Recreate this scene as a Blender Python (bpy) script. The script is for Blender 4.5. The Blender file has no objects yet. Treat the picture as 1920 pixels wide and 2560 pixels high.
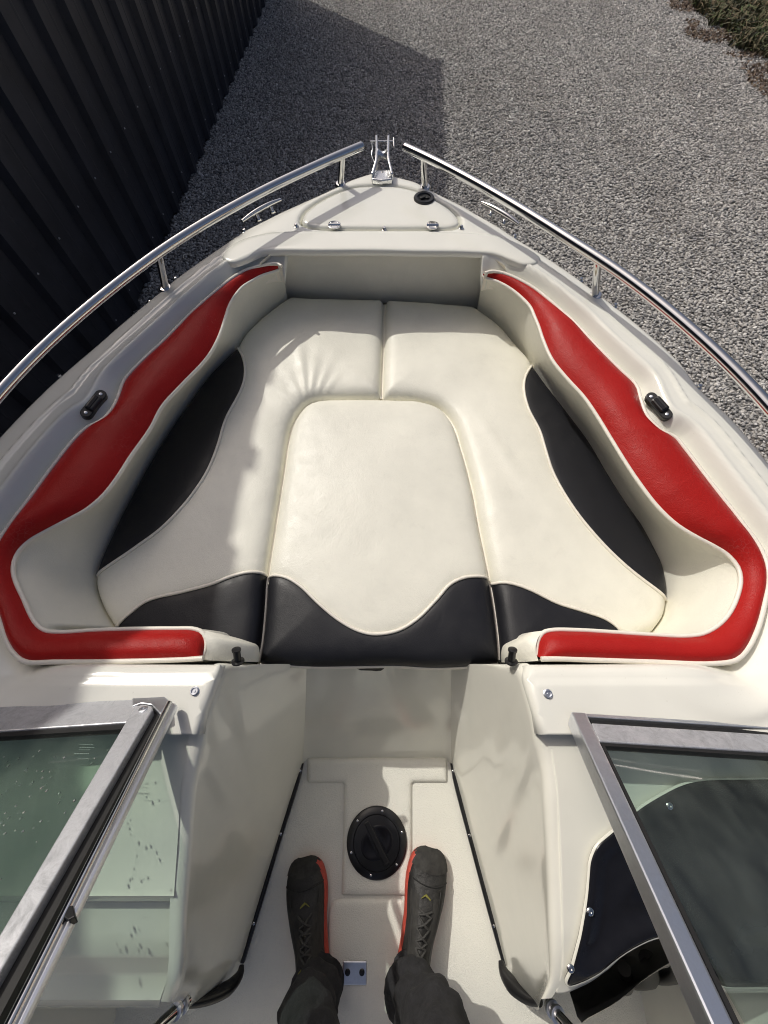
import bpy, bmesh, math, random
import numpy as np
from mathutils import Vector, Matrix, noise
from mathutils.geometry import delaunay_2d_cdt

random.seed(7)
scene = bpy.context.scene
COL = scene.collection

# ------------------------------------------------------------------ camera
F_PX = 1040.0                    # focal length in photograph pixels (1920 x 2560)
TILT = math.radians(25.0)        # lens axis ahead of straight down
CAM_H = 1.45                     # above the cockpit floor (floor is z = 0)
GROUND = -0.85
cam_data = bpy.data.cameras.new('camera')
cam_data.sensor_fit = 'VERTICAL'
cam_data.sensor_height = 36.0
cam_data.sensor_width = 27.0
cam_data.lens = 36.0 * F_PX / 2560.0
cam_data.clip_start = 0.02
cam_data.clip_end = 500
cam = bpy.data.objects.new('camera', cam_data)
cam.location = (0, 0, CAM_H)
cam.rotation_euler = (TILT, 0, 0)
COL.objects.link(cam)
scene.camera = cam

# ------------------------------------------------------------------ light
SUN_EL = math.radians(46.8)
LIGHT_XY = Vector((0.668, -0.744)).normalized()      # the way the sunlight travels over the ground
to_sun = Vector((-LIGHT_XY.x * math.cos(SUN_EL), -LIGHT_XY.y * math.cos(SUN_EL), math.sin(SUN_EL)))
world = bpy.data.worlds.new('World')
scene.world = world
world.use_nodes = True
wn = world.node_tree
wn.nodes.clear()
w_out = wn.nodes.new('ShaderNodeOutputWorld')
w_bg = wn.nodes.new('ShaderNodeBackground')
w_sky = wn.nodes.new('ShaderNodeTexSky')
w_sky.sky_type = 'NISHITA'
w_sky.sun_disc = False
w_sky.sun_elevation = SUN_EL
w_sky.sun_rotation = math.atan2(to_sun.x, to_sun.y)
w_sky.air_density = 0.6
w_sky.dust_density = 7.0
w_sky.ozone_density = 1.0
w_bg.inputs['Strength'].default_value = 0.098
wn.links.new(w_sky.outputs[0], w_bg.inputs['Color'])
wn.links.new(w_bg.outputs[0], w_out.inputs['Surface'])
sun_data = bpy.data.lights.new('sun', 'SUN')
sun_data.energy = 2.35
sun_data.angle = math.radians(0.53)
sun_data.color = (1.0, 0.965, 0.885)
sun = bpy.data.objects.new('sun', sun_data)
sun.rotation_euler = to_sun.to_track_quat('Z', 'Y').to_euler()
sun.location = to_sun * 20
COL.objects.link(sun)

scene.view_settings.view_transform = 'Standard'
scene.view_settings.look = 'None'
scene.view_settings.exposure = 0.0
scene.view_settings.gamma = 1.0
scene.view_settings.use_curve_mapping = False
scene.render.engine = 'CYCLES'
scene.cycles.use_denoising = True
scene.cycles.max_bounces = 12
scene.cycles.diffuse_bounces = 8
scene.cycles.pixel_filter_type = 'BLACKMAN_HARRIS'
scene.cycles.filter_width = 1.05
scene.cycles.transparent_max_bounces = 16
scene.cycles.caustics_reflective = False
scene.cycles.caustics_refractive = False

# ------------------------------------------------------------------ measuring helpers
CT, ST = math.cos(TILT), math.sin(TILT)


def sight(u, v):
    dx = (u - 960.0) / F_PX
    dy = -(v - 1280.0) / F_PX
    return Vector((dx, dy * CT + ST, dy * ST - CT))


def P(u, v, z):
    d = sight(u, v)
    t = (z - CAM_H) / d.z
    return Vector((d.x * t, d.y * t, z))


def PP(u, v, pt, nrm):
    d = sight(u, v)
    o = Vector((0, 0, CAM_H))
    t = (pt - o).dot(nrm) / d.dot(nrm)
    return o + d * t


def trace(pts, z):
    """photo points at one height (or one height per point) -> places in the boat"""
    if isinstance(z, (int, float)):
        return [P(u, v, z) for u, v in pts]
    return [P(p[0], p[1], zz) for p, zz in zip(pts, z)]


def spline(pts, step, closed=False):
    """even samples along a smooth curve through the points"""
    n = len(pts)
    out = []
    rng = range(n if closed else n - 1)
    for i in rng:
        if closed:
            p0, p1, p2, p3 = pts[(i - 1) % n], pts[i], pts[(i + 1) % n], pts[(i + 2) % n]
        else:
            p1, p2 = pts[i], pts[i + 1]
            p0 = pts[i - 1] if i else p1 * 2 - p2
            p3 = pts[i + 2] if i + 2 < n else p2 * 2 - p1
        d1 = max((p1 - p0).length, 1e-6) ** .5
        d2 = max((p2 - p1).length, 1e-6) ** .5
        d3 = max((p3 - p2).length, 1e-6) ** .5
        m1 = (p2 - p1) / d2 - (p2 - p0) / (d1 + d2) + (p1 - p0) / d1
        m2 = (p3 - p2) / d3 - (p3 - p1) / (d2 + d3) + (p2 - p1) / d2
        m1 *= d2
        m2 *= d2
        k = max(2, int((p2 - p1).length / (step * .25)))
        for j in range(k):
            t = j / k
            t2, t3 = t * t, t * t * t
            out.append(p1 * (2 * t3 - 3 * t2 + 1) + m1 * (t3 - 2 * t2 + t) + p2 * (-2 * t3 + 3 * t2) + m2 * (t3 - t2))
    if closed:
        out.append(out[0].copy())
    else:
        out.append(pts[-1].copy())
    L = [0]
    for a, b in zip(out, out[1:]):
        L.append(L[-1] + (b - a).length)
    cnt = max(2, int(round(L[-1] / step)))
    res = resample(out, cnt + 1)
    return res[:-1] if closed else res


def resample(poly, cnt):
    L = [0]
    for a, b in zip(poly, poly[1:]):
        L.append(L[-1] + (b - a).length)
    res = []
    j = 0
    for i in range(cnt):
        s = L[-1] * i / (cnt - 1)
        while j < len(L) - 2 and L[j + 1] < s:
            j += 1
        seg = L[j + 1] - L[j]
        t = 0 if seg < 1e-9 else (s - L[j]) / seg
        res.append(poly[j].lerp(poly[j + 1], min(max(t, 0), 1)))
    return res


def relax(path, it):
    for _ in range(it):
        path = [path[0]] + [(a + b * 2 + c) / 4 for a, b, c in zip(path, path[1:], path[2:])] + [path[-1]]
    return path


# ------------------------------------------------------------------ materials
def new_mat(name):
    m = bpy.data.materials.new(name)
    m.use_nodes = True
    nt = m.node_tree
    return m, nt, nt.nodes, nt.links, nt.nodes['Principled BSDF']


def tex_coord(N, L, scale=1.0):
    tc = N.new('ShaderNodeTexCoord')
    mp = N.new('ShaderNodeMapping')
    mp.inputs['Scale'].default_value = (scale, scale, scale) if isinstance(scale, (int, float)) else scale
    g = N.new('ShaderNodeNewGeometry')
    L.new(g.outputs['Position'], mp.inputs['Vector'])
    return mp.outputs['Vector']


def noise_node(N, L, vec, scale, detail=4, rough=.55, dist=0):
    n = N.new('ShaderNodeTexNoise')
    n.inputs['Scale'].default_value = scale
    n.inputs['Detail'].default_value = detail
    n.inputs['Roughness'].default_value = rough
    n.inputs['Distortion'].default_value = dist
    L.new(vec, n.inputs['Vector'])
    return n.outputs['Fac']


def ramp(N, L, fac, stops):
    r = N.new('ShaderNodeValToRGB')
    cr = r.color_ramp
    while len(cr.elements) < len(stops):
        cr.elements.new(.5)
    for e, (p, c) in zip(cr.elements, stops):
        e.position = p
        e.color = (c[0], c[1], c[2], 1) if not isinstance(c, (int, float)) else (c, c, c, 1)
    L.new(fac, r.inputs['Fac'])
    return r.outputs['Color']


def mixc(N, L, fac, a, b, mode='MIX'):
    m = N.new('ShaderNodeMix')
    m.data_type = 'RGBA'
    m.blend_type = mode
    for sock, val in ((m.inputs[0], fac), (m.inputs[6], a), (m.inputs[7], b)):
        if hasattr(val, 'links'):
            L.new(val, sock)
        elif isinstance(val, (int, float)):
            sock.default_value = val
        else:
            sock.default_value = (val[0], val[1], val[2], 1)
    return m.outputs[2]


def bump(N, L, h, strength, dist, bsdf, prev=None):
    b = N.new('ShaderNodeBump')
    b.inputs['Strength'].default_value = strength
    b.inputs['Distance'].default_value = dist
    L.new(h, b.inputs['Height'])
    if prev is not None:
        L.new(prev, b.inputs['Normal'])
    L.new(b.outputs['Normal'], bsdf.inputs['Normal'])
    return b.outputs['Normal']


def gelcoat(name, base, rough=.2, speck=True, stain=(.42, .33, .2), stain_amt=.18, coat=.5):
    m, nt, N, L, B = new_mat(name)
    v = tex_coord(N, L)
    big = noise_node(N, L, v, 5, 5, .6)
    c = mixc(N, L, ramp(N, L, big, [(.3, 0), (.75, 1)]), tuple(x * .95 for x in base), tuple(min(1, x * 1.03) for x in base))
    st = noise_node(N, L, v, 7, 4, .6)
    c = mixc(N, L, ramp(N, L, st, [(.60, 0), (.85, stain_amt)]), c, tuple(b * .6 + s * .4 for b, s in zip(base, stain)))
    if speck:
        fine = noise_node(N, L, v, 160, 3, .7)
        c = mixc(N, L, ramp(N, L, fine, [(.66, 0), (.8, .28)]), c, (.30, .26, .2))
    L.new(c, B.inputs['Base Color'])
    B.inputs['Roughness'].default_value = rough
    B.inputs['Coat Weight'].default_value = coat
    B.inputs['Coat Roughness'].default_value = .08
    bump(N, L, noise_node(N, L, v, 9, 3, .5), .08, .004, B)
    return m


def vinyl(name, base, rough=.42, grain=.22, wear=None, dirt=.12):
    m, nt, N, L, B = new_mat(name)
    v = tex_coord(N, L)
    big = noise_node(N, L, v, 6, 5, .6)
    c = mixc(N, L, ramp(N, L, big, [(.3, 0), (.7, 1)]), tuple(x * .93 for x in base), tuple(x * 1.04 for x in base))
    d = noise_node(N, L, v, 14, 8, .7, .4)
    c = mixc(N, L, ramp(N, L, d, [(.56, 0), (.8, dirt)]), c, tuple(x * .45 for x in base))
    if wear:
        wv = N.new('ShaderNodeTexVoronoi')
        wv.feature = 'DISTANCE_TO_EDGE'
        wv.inputs['Scale'].default_value = 95
        wv.inputs['Randomness'].default_value = 1
        wn_ = N.new('ShaderNodeVectorMath')
        wn_.operation = 'ADD'
        nn = N.new('ShaderNodeTexNoise')
        nn.inputs['Scale'].default_value = 30
        L.new(v, nn.inputs['Vector'])
        sc = N.new('ShaderNodeVectorMath')
        sc.operation = 'SCALE'
        sc.inputs['Scale'].default_value = .03
        L.new(nn.outputs['Color'], sc.inputs[0])
        L.new(v, wn_.inputs[0])
        L.new(sc.outputs[0], wn_.inputs[1])
        L.new(wn_.outputs[0], wv.inputs['Vector'])
        line = ramp(N, L, wv.outputs['Distance'], [(0, 1), (.05, 0)])
        area = ramp(N, L, noise_node(N, L, v, 7, 4, .6), [(.55, 0), (.72, 1)])
        mul = N.new('ShaderNodeMath')
        mul.operation = 'MULTIPLY'
        L.new(line, mul.inputs[0])
        L.new(area, mul.inputs[1])
        mul2 = N.new('ShaderNodeMath')
        mul2.operation = 'MULTIPLY'
        mul2.inputs[1].default_value = .22
        L.new(mul.outputs[0], mul2.inputs[0])
        c = mixc(N, L, mul2.outputs[0], c, wear)
        sc2 = noise_node(N, L, v, 120, 6, .8)
        a2 = ramp(N, L, noise_node(N, L, v, 4, 3, .6), [(.58, 0), (.7, .5)])
        mul3 = N.new('ShaderNodeMath')
        mul3.operation = 'MULTIPLY'
        L.new(ramp(N, L, sc2, [(.6, 0), (.7, 1)]), mul3.inputs[0])
        L.new(a2, mul3.inputs[1])
        c = mixc(N, L, mul3.outputs[0], c, wear)
    L.new(c, B.inputs['Base Color'])
    rr = noise_node(N, L, v, 30, 4, .6)
    L.new(ramp(N, L, rr, [(.3, rough * .85), (.75, rough * 1.25)]), B.inputs['Roughness'])
    vo = N.new('ShaderNodeTexVoronoi')
    vo.inputs['Scale'].default_value = 420
    L.new(v, vo.inputs['Vector'])
    n1 = bump(N, L, vo.outputs['Distance'], grain, .0012, B)
    cr = noise_node(N, L, v, 38, 6, .62, 1.2)
    n2 = bump(N, L, cr, grain * .7, .004, B, n1)
    wr = noise_node(N, L, v, 11, 4, .55, 2.2)
    bump(N, L, wr, grain * .35, .010, B, n2)
    return m


def metal(name, base, rough, mottled=0.0, scale=60):
    m, nt, N, L, B = new_mat(name)
    B.inputs['Metallic'].default_value = 1
    v = tex_coord(N, L)
    n = noise_node(N, L, v, scale, 8, .75, .5)
    c = mixc(N, L, ramp(N, L, n, [(.35, 0), (.7, 1)]), base, tuple(x * (1 - mottled) for x in base))
    L.new(c, B.inputs['Base Color'])
    L.new(ramp(N, L, n, [(.3, rough), (.75, rough * (1 + mottled * 2.2) + .02)]), B.inputs['Roughness'])
    return m


def plain(name, base, rough=.5, metallic=0, coat=0, var=.12, scale=40):
    m, nt, N, L, B = new_mat(name)
    v = tex_coord(N, L)
    n = noise_node(N, L, v, scale, 5, .65)
    c = mixc(N, L, ramp(N, L, n, [(.3, 0), (.7, 1)]), tuple(x * (1 - var) for x in base), tuple(x * (1 + var) for x in base))
    L.new(c, B.inputs['Base Color'])
    B.inputs['Roughness'].default_value = rough
    B.inputs['Metallic'].default_value = metallic
    B.inputs['Coat Weight'].default_value = coat
    bump(N, L, n, .1, .001, B)
    return m


def glass_mat(name, tint, haze_amt=.05):
    m, nt, N, L, B = new_mat(name)
    N.remove(B)
    out = N['Material Output']
    tr = N.new('ShaderNodeBsdfTransparent')
    v = tex_coord(N, L)
    haze_film = noise_node(N, L, tex_coord(N, L, (1.5, .6, .6)), 9, 9, .68, .2)
    tr.inputs['Color'].default_value = (*tint, 1)
    gl = N.new('ShaderNodeBsdfGlossy')
    gl.inputs['Roughness'].default_value = .03
    df = N.new('ShaderNodeBsdfDiffuse')
    df.inputs['Color'].default_value = (.5, .55, .5, 1)
    m1 = N.new('ShaderNodeMixShader')
    L.new(ramp(N, L, haze_film, [(.40, .01), (.8, haze_amt)]), m1.inputs[0])  # streaky smears, plus painted pale haze standing in for reflected sky
    L.new(tr.outputs[0], m1.inputs[1])
    L.new(df.outputs[0], m1.inputs[2])
    fr = N.new('ShaderNodeFresnel')
    fr.inputs['IOR'].default_value = 1.5
    gb = N.new('ShaderNodeNewGeometry')
    sub = N.new('ShaderNodeMath')
    sub.operation = 'SUBTRACT'
    sub.inputs[0].default_value = 1
    L.new(gb.outputs['Backfacing'], sub.inputs[1])
    mu = N.new('ShaderNodeMath')
    mu.operation = 'MULTIPLY'
    L.new(fr.outputs[0], mu.inputs[0])
    L.new(sub.outputs[0], mu.inputs[1])
    m2 = N.new('ShaderNodeMixShader')
    L.new(mu.outputs[0], m2.inputs[0])
    L.new(m1.outputs[0], m2.inputs[1])
    L.new(gl.outputs[0], m2.inputs[2])
    L.new(m2.outputs[0], out.inputs['Surface'])
    return m


M = {}
M['gel'] = gelcoat('cream_gelcoat', (.81, .805, .735), stain_amt=.07)
M['gel_floor'] = gelcoat('floor_gelcoat', (.755, .745, .675), rough=.42, stain_amt=.3, coat=.1)
_fm = M['gel_floor'].node_tree
_vo = _fm.nodes.new('ShaderNodeTexVoronoi')
_vo.inputs['Scale'].default_value = 330
_g = _fm.nodes.new('ShaderNodeNewGeometry')
_fm.links.new(_g.outputs['Position'], _vo.inputs['Vector'])
_b2 = _fm.nodes.new('ShaderNodeBump')
_b2.inputs['Strength'].default_value = .45
_b2.inputs['Distance'].default_value = .0015
_fm.links.new(_vo.outputs['Distance'], _b2.inputs['Height'])
_fm.links.new(_b2.outputs['Normal'], _fm.nodes['Principled BSDF'].inputs['Normal'])
M['gel_inner'] = gelcoat('liner_gelcoat', (.79, .78, .70), rough=.14, speck=False, stain_amt=.12, coat=.5)
M['vinyl'] = vinyl('cream_vinyl', (.80, .785, .69), .42, .24, dirt=.16)
M['vinyl_back'] = vinyl('cream_vinyl_backrest', (.795, .78, .69), .45, .2, dirt=.1)
M['red'] = vinyl('red_vinyl', (.37, .012, .010), .46, .3, wear=(.55, .22, .20), dirt=.25)
M['red'].node_tree.nodes['Principled BSDF'].inputs['Specular IOR Level'].default_value = .2
M['black'] = vinyl('black_vinyl', (.013, .0135, .017), .45, .14, dirt=.1)
M['black'].node_tree.nodes['Principled BSDF'].inputs['Specular IOR Level'].default_value = .35
M['piping'] = vinyl('piping_vinyl', (.82, .78, .69), .4, .08, dirt=.15)
M['panel'] = vinyl('bulkhead_vinyl', (.82, .805, .73), .5, .12, dirt=.1)
M['chrome'] = metal('polished_steel', (.72, .72, .71), .07, .08, 90)
M['cast'] = metal('cast_aluminium', (.78, .79, .80), .22, .15, 120)
M['alu'] = metal('weathered_aluminium', (.74, .75, .78), .36, .50, 34)
M['alu'].node_tree.nodes['Principled BSDF'].inputs['Metallic'].default_value = .75
M['alu_clean'] = metal('satin_aluminium', (.80, .82, .86), .30, .12, 70)
M['plastic'] = plain('black_plastic', (.012, .012, .013), .32, var=.25)
M['rubber'] = plain('black_rubber', (.010, .010, .010), .6, var=.2)
M['dash'] = plain('dark_dash_gelcoat', (.012, .012, .015), .2, coat=.0, var=.15)
M['dash'].node_tree.nodes['Principled BSDF'].inputs['Specular IOR Level'].default_value = .28
M['dash'].node_tree.nodes['Bump'].inputs['Strength'].default_value = .01
M['hull'] = gelcoat('hull_gelcoat', (.70, .68, .62), speck=False)
M['glass'] = glass_mat('green_tinted_glass', (.88, .93, .90))
M['glass_dark'] = glass_mat('smoky_green_glass', (.85, .905, .885), .08)
M['shoe'] = plain('black_shoe_leather', (.014, .0135, .013), .6, var=.8, scale=30)
M['shoe'].node_tree.nodes['Bump'].inputs['Strength'].default_value = .8
M['shoe'].node_tree.nodes['Bump'].inputs['Distance'].default_value = .006
M['stay'] = plain('dusty_black_suede', (.026, .025, .023), .8, var=.6, scale=45)
M['lace'] = plain('dark_grey_lace', (.045, .044, .042), .85, var=.4, scale=200)
M['sole'] = plain('orange_red_rubber', (.42, .055, .035), .6, var=.2, scale=80)
M['yellow'] = plain('dull_yellow_print', (.20, .19, .04), .7)
M['trouser'] = plain('charcoal_cotton', (.016, .016, .018), .95, var=.5, scale=40)
M['trouser'].node_tree.nodes['Bump'].inputs['Strength'].default_value = .7
M['trouser'].node_tree.nodes['Bump'].inputs['Distance'].default_value = .008
M['jacket'] = plain('dark_blue_cotton', (.03, .035, .05), .9, var=.3, scale=120)
M['skin'] = plain('skin', (.45, .27, .19), .55, var=.08)
M['hair'] = plain('dark_hair', (.03, .02, .015), .6, var=.3)

# ------------------------------------------------------------------ mesh helpers
def link(name, verts, faces, mat, parent=None, smooth=True, mats=None, midx=None):
    me = bpy.data.meshes.new(name)
    me.from_pydata([tuple(v) for v in verts], [], faces)
    me.materials.append(mat)
    if smooth:
        me.polygons.foreach_set('use_smooth', [True] * len(me.polygons))
    me.update()
    o = bpy.data.objects.new(name, me)
    COL.objects.link(o)
    adopt(o, parent)
    return o


def adopt(o, parent):
    if parent:
        o.parent = parent
        if parent.type == 'EMPTY':
            o.matrix_parent_inverse = Matrix.Translation(-parent.location)


def recalc(o, inside=False):
    bm = bmesh.new()
    bm.from_mesh(o.data)
    bmesh.ops.recalc_face_normals(bm, faces=bm.faces)
    bm.to_mesh(o.data)
    bm.free()
    return o


def autosmooth(o, angle=40):
    me = o.data
    bm = bmesh.new()
    bm.from_mesh(me)
    bmesh.ops.recalc_face_normals(bm, faces=bm.faces)
    lim = math.radians(angle)
    for e in bm.edges:
        if len(e.link_faces) == 2 and e.calc_face_angle(0) > lim:
            e.smooth = False
    bm.to_mesh(me)
    bm.free()
    return o


def bevel(o, w, seg=2):
    b = o.modifiers.new('bevel', 'BEVEL')
    b.width = w
    b.segments = seg
    b.limit_method = 'ANGLE'
    b.angle_limit = math.radians(35)
    return o


def empty(name, loc=(0, 0, 0), label=None, cat=None, group=None):
    o = bpy.data.objects.new(name, None)
    o.location = loc
    COL.objects.link(o)
    if label:
        o['label'] = label
        o['category'] = cat
    if group:
        o['group'] = group
    return o


def tag(o, label=None, cat=None, group=None, kind=None):
    for k, v in (('label', label), ('category', cat), ('group', group), ('kind', kind)):
        if v:
            o[k] = v
    return o


def loft(rows, closed=False):
    """grid through rows of equal length"""
    n = len(rows[0])
    V = [p for r in rows for p in r]
    Fc = []
    for i in range(len(rows) - 1):
        for j in range(n if closed else n - 1):
            a = i * n + j
            b = i * n + (j + 1) % n
            Fc.append((a, b, b + n, a + n))
    return V, Fc


def frames(path):
    T = []
    for i in range(len(path)):
        a = path[max(i - 1, 0)]
        b = path[min(i + 1, len(path) - 1)]
        T.append((b - a).normalized())
    up = Vector((0, 0, 1))
    if abs(T[0].dot(up)) > .95:
        up = Vector((0, 1, 0))
    out = []
    nrm = (up - T[0] * up.dot(T[0])).normalized()
    for t in T:
        nrm = (nrm - t * nrm.dot(t))
        nrm = nrm.normalized() if nrm.length > 1e-6 else Vector((1, 0, 0))
        out.append((t, nrm, t.cross(nrm)))
    return out


def tube_data(path, r, seg=10, caps=True, flat=1.0):
    V, Fc = [], []
    fr = frames(path)
    for i, (p, (t, n, b)) in enumerate(zip(path, fr)):
        rr = r[i] if isinstance(r, (list, tuple)) else r
        for k in range(seg):
            a = 2 * math.pi * k / seg
            V.append(p + n * (math.cos(a) * rr * flat) + b * (math.sin(a) * rr))
    for i in range(len(path) - 1):
        for k in range(seg):
            a = i * seg + k
            b2 = i * seg + (k + 1) % seg
            Fc.append((a, b2, b2 + seg, a + seg))
    if caps:
        Fc.append(tuple(range(seg - 1, -1, -1)))
        m = (len(path) - 1) * seg
        Fc.append(tuple(m + k for k in range(seg)))
    return V, Fc


def tube(name, path, r, mat, parent, seg=10, caps=True, flat=1.0):
    V, Fc = tube_data(path, r, seg, caps, flat)
    o = link(name, V, Fc, mat, parent)
    return autosmooth(o, 50) if caps else o


def merge(parts):
    V, Fc = [], []
    for v, f in parts:
        k = len(V)
        V += list(v)
        Fc += [tuple(i + k for i in q) for q in f]
    return V, Fc


def box_data(c, sx, sy, sz, rot=None):
    V = []
    for x in (-1, 1):
        for y in (-1, 1):
            for z in (-1, 1):
                p = Vector((x * sx / 2, y * sy / 2, z * sz / 2))
                if rot is not None:
                    p = rot @ p
                V.append(Vector(c) + p)
    return V, [(0, 1, 3, 2), (4, 6, 7, 5), (0, 4, 5, 1), (2, 3, 7, 6), (0, 2, 6, 4), (1, 5, 7, 3)]


def rot_to(zaxis, xaxis=None):
    z = Vector(zaxis).normalized()
    x = Vector(xaxis) if xaxis is not None else Vector((1, 0, 0))
    if abs(x.normalized().dot(z)) > .98:
        x = Vector((0, 1, 0))
    x = (x - z * x.dot(z)).normalized()
    y = z.cross(x)
    return Matrix((x, y, z)).transposed()


def lathe_data(c, prof, seg=20, rot=None, squash=(1, 1)):
    """prof: list of (radius, height)"""
    V, Fc = [], []
    for r, h in prof:
        for k in range(seg):
            a = 2 * math.pi * k / seg
            p = Vector((math.cos(a) * r * squash[0], math.sin(a) * r * squash[1], h))
            if rot is not None:
                p = rot @ p
            V.append(Vector(c) + p)
    for i in range(len(prof) - 1):
        for k in range(seg):
            a = i * seg + k
            b = i * seg + (k + 1) % seg
            Fc.append((a, b, b + seg, a + seg))
    Fc.append(tuple(range(seg - 1, -1, -1)))
    m = (len(prof) - 1) * seg
    Fc.append(tuple(m + k for k in range(seg)))
    return V, Fc


def lathe(name, c, prof, mat, parent, seg=20, rot=None, squash=(1, 1)):
    V, Fc = lathe_data(c, prof, seg, rot, squash)
    return autosmooth(link(name, V, Fc, mat, parent), 35)


def prism(name, quad, depth, mat, parent, nrm, bev=.0015):
    """solid from an outline and a thickness behind it"""
    n = len(quad)
    V = [Vector(p) for p in quad] + [Vector(p) - nrm * depth for p in quad]
    Fc = [tuple(range(n)), tuple(range(2 * n - 1, n - 1, -1))]
    for i in range(n):
        j = (i + 1) % n
        Fc.append((i, i + n, j + n, j))
    o = link(name, V, Fc, mat, parent, smooth=False)
    recalc(o)
    if bev:
        bevel(o, bev)
    return o


class Dist:
    """distance to a polyline set, bucketed"""
    def __init__(self, segs, cell=.06):
        self.c = cell
        self.g = {}
        self.segs = segs
        for k, (a, b) in enumerate(segs):
            x0, x1 = sorted((a[0], b[0]))
            y0, y1 = sorted((a[1], b[1]))
            for i in range(int(math.floor(x0 / cell)), int(math.floor(x1 / cell)) + 1):
                for j in range(int(math.floor(y0 / cell)), int(math.floor(y1 / cell)) + 1):
                    self.g.setdefault((i, j), []).append(k)

    def __call__(self, x, y, lim=.4):
        i, j = int(math.floor(x / self.c)), int(math.floor(y / self.c))
        best = lim
        R = int(lim / self.c) + 1
        for ring in range(R + 1):
            if best <= (ring - 1) * self.c:
                break
            for a in range(i - ring, i + ring + 1):
                for b in range(j - ring, j + ring + 1):
                    if max(abs(a - i), abs(b - j)) != ring:
                        continue
                    for k in self.g.get((a, b), ()):
                        (ax, ay), (bx, by) = self.segs[k]
                        dx, dy = bx - ax, by - ay
                        q = dx * dx + dy * dy
                        t = 0 if q < 1e-12 else ((x - ax) * dx + (y - ay) * dy) / q
                        t = min(1, max(0, t))
                        d = math.hypot(x - ax - dx * t, y - ay - dy * t)
                        if d < best:
                            best = d
        return best


def segs_of(poly, closed=False):
    p = [(q[0], q[1]) for q in poly]
    s = list(zip(p, p[1:]))
    if closed:
        s.append((p[-1], p[0]))
    return s


def inside(poly, x, y):
    r = False
    n = len(poly)
    j = n - 1
    for i in range(n):
        xi, yi = poly[i][0], poly[i][1]
        xj, yj = poly[j][0], poly[j][1]
        if (yi > y) != (yj > y) and x < (xj - xi) * (y - yi) / (yj - yi) + xi:
            r = not r
        j = i
    return r


def inside_many(poly, xs, ys):
    r = np.zeros(len(xs), dtype=bool)
    n = len(poly)
    j = n - 1
    for i in range(n):
        xi, yi = poly[i]
        xj, yj = poly[j]
        if yi != yj:
            m_ = (yi > ys) != (yj > ys)
            r ^= m_ & (xs < (xj - xi) * (ys - yi) / (yj - yi) + xi)
        j = i
    return r


def field(name, poly, zf, mat, parent, res=.01, holes=(), skirt=0.0, rings=(.0035, .008)):
    """a moulded sheet over an outline: height zf(x, y), fine triangles, optional turned-down edge"""
    poly = [(p[0], p[1]) for p in poly]
    pts = [Vector(p) for p in poly]
    edges = [(i, (i + 1) % len(poly)) for i in range(len(poly))]
    allb = segs_of(poly, True)
    for h in holes:
        k = len(pts)
        h = [(p[0], p[1]) for p in h]
        pts += [Vector(p) for p in h]
        edges += [(k + i, k + (i + 1) % len(h)) for i in range(len(h))]
        allb += segs_of(h, True)
    D = Dist(allb, max(.03, res * 2))
    x0, x1 = min(p[0] for p in poly), max(p[0] for p in poly)
    y0, y1 = min(p[1] for p in poly), max(p[1] for p in poly)
    keep = rings[-1] + res * .35 if rings else res * .5
    holes = [[(p[0], p[1]) for p in h] for h in holes]

    def ok(X, Y):
        r = inside_many(poly, X, Y)
        for h in holes:
            r &= ~inside_many(h, X, Y)
        return r
    cand, lim = [], []
    for ring_ in [poly] + holes:
        n_ = len(ring_)
        for off in rings:
            for i in range(n_):
                ax, ay = ring_[i - 1]
                bx, by = ring_[(i + 1) % n_]
                dx, dy = bx - ax, by - ay
                q = math.hypot(dx, dy)
                if q < 1e-6:
                    continue
                for sg in (1, -1):
                    cand.append((ring_[i][0] - dy / q * off * sg, ring_[i][1] + dx / q * off * sg))
                    lim.append(off * .85)
    ny = int((y1 - y0) / (res * .87)) + 1
    nx = int((x1 - x0) / res) + 1
    for j in range(ny + 1):
        for i in range(nx + 1):
            cand.append((x0 + (i + (.5 if j % 2 else 0)) * res, y0 + j * res * .87))
            lim.append(keep)
    ca = np.array(cand)
    good = ok(ca[:, 0], ca[:, 1])
    for k in np.nonzero(good)[0]:
        x, y = cand[k]
        if D(x, y, lim[k] * 1.2) > lim[k]:
            pts.append(Vector((x, y)))
    vs, es, fs, _, _, _ = delaunay_2d_cdt(pts, edges, [], 0, 1e-6)
    cen = np.array([[sum(vs[i][0] for i in f) / 3, sum(vs[i][1] for i in f) / 3] for f in fs])
    good = ok(cen[:, 0], cen[:, 1])
    Fc = []
    for k in np.nonzero(good)[0]:
        f = fs[k]
        a, b, c = (vs[i] for i in f[:3])
        if (b - a).cross(c - a) < 0:
            f = f[::-1]
        Fc.append(tuple(f))
    V = [Vector((v[0], v[1], zf(v[0], v[1]))) for v in vs]
    if skirt:
        cnt = {}
        for f in Fc:
            for a, b in zip(f, f[1:] + f[:1]):
                cnt[(a, b)] = 1
        new = {}
        for (a, b) in list(cnt):
            if (b, a) not in cnt:
                for q in (a, b):
                    if q not in new:
                        new[q] = len(V)
                        V.append(V[q] - Vector((0, 0, skirt)))
                Fc.append((b, a, new[a], new[b]))
    used = sorted({i for f in Fc for i in f})
    mp = {o: i for i, o in enumerate(used)}
    V = [V[i] for i in used]
    Fc = [tuple(mp[i] for i in f) for f in Fc]
    o = link(name, V, Fc, mat, parent)
    return o


def sstep(a, b, x):
    t = min(1, max(0, (x - a) / (b - a)))
    return t * t * (3 - 2 * t)


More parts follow.
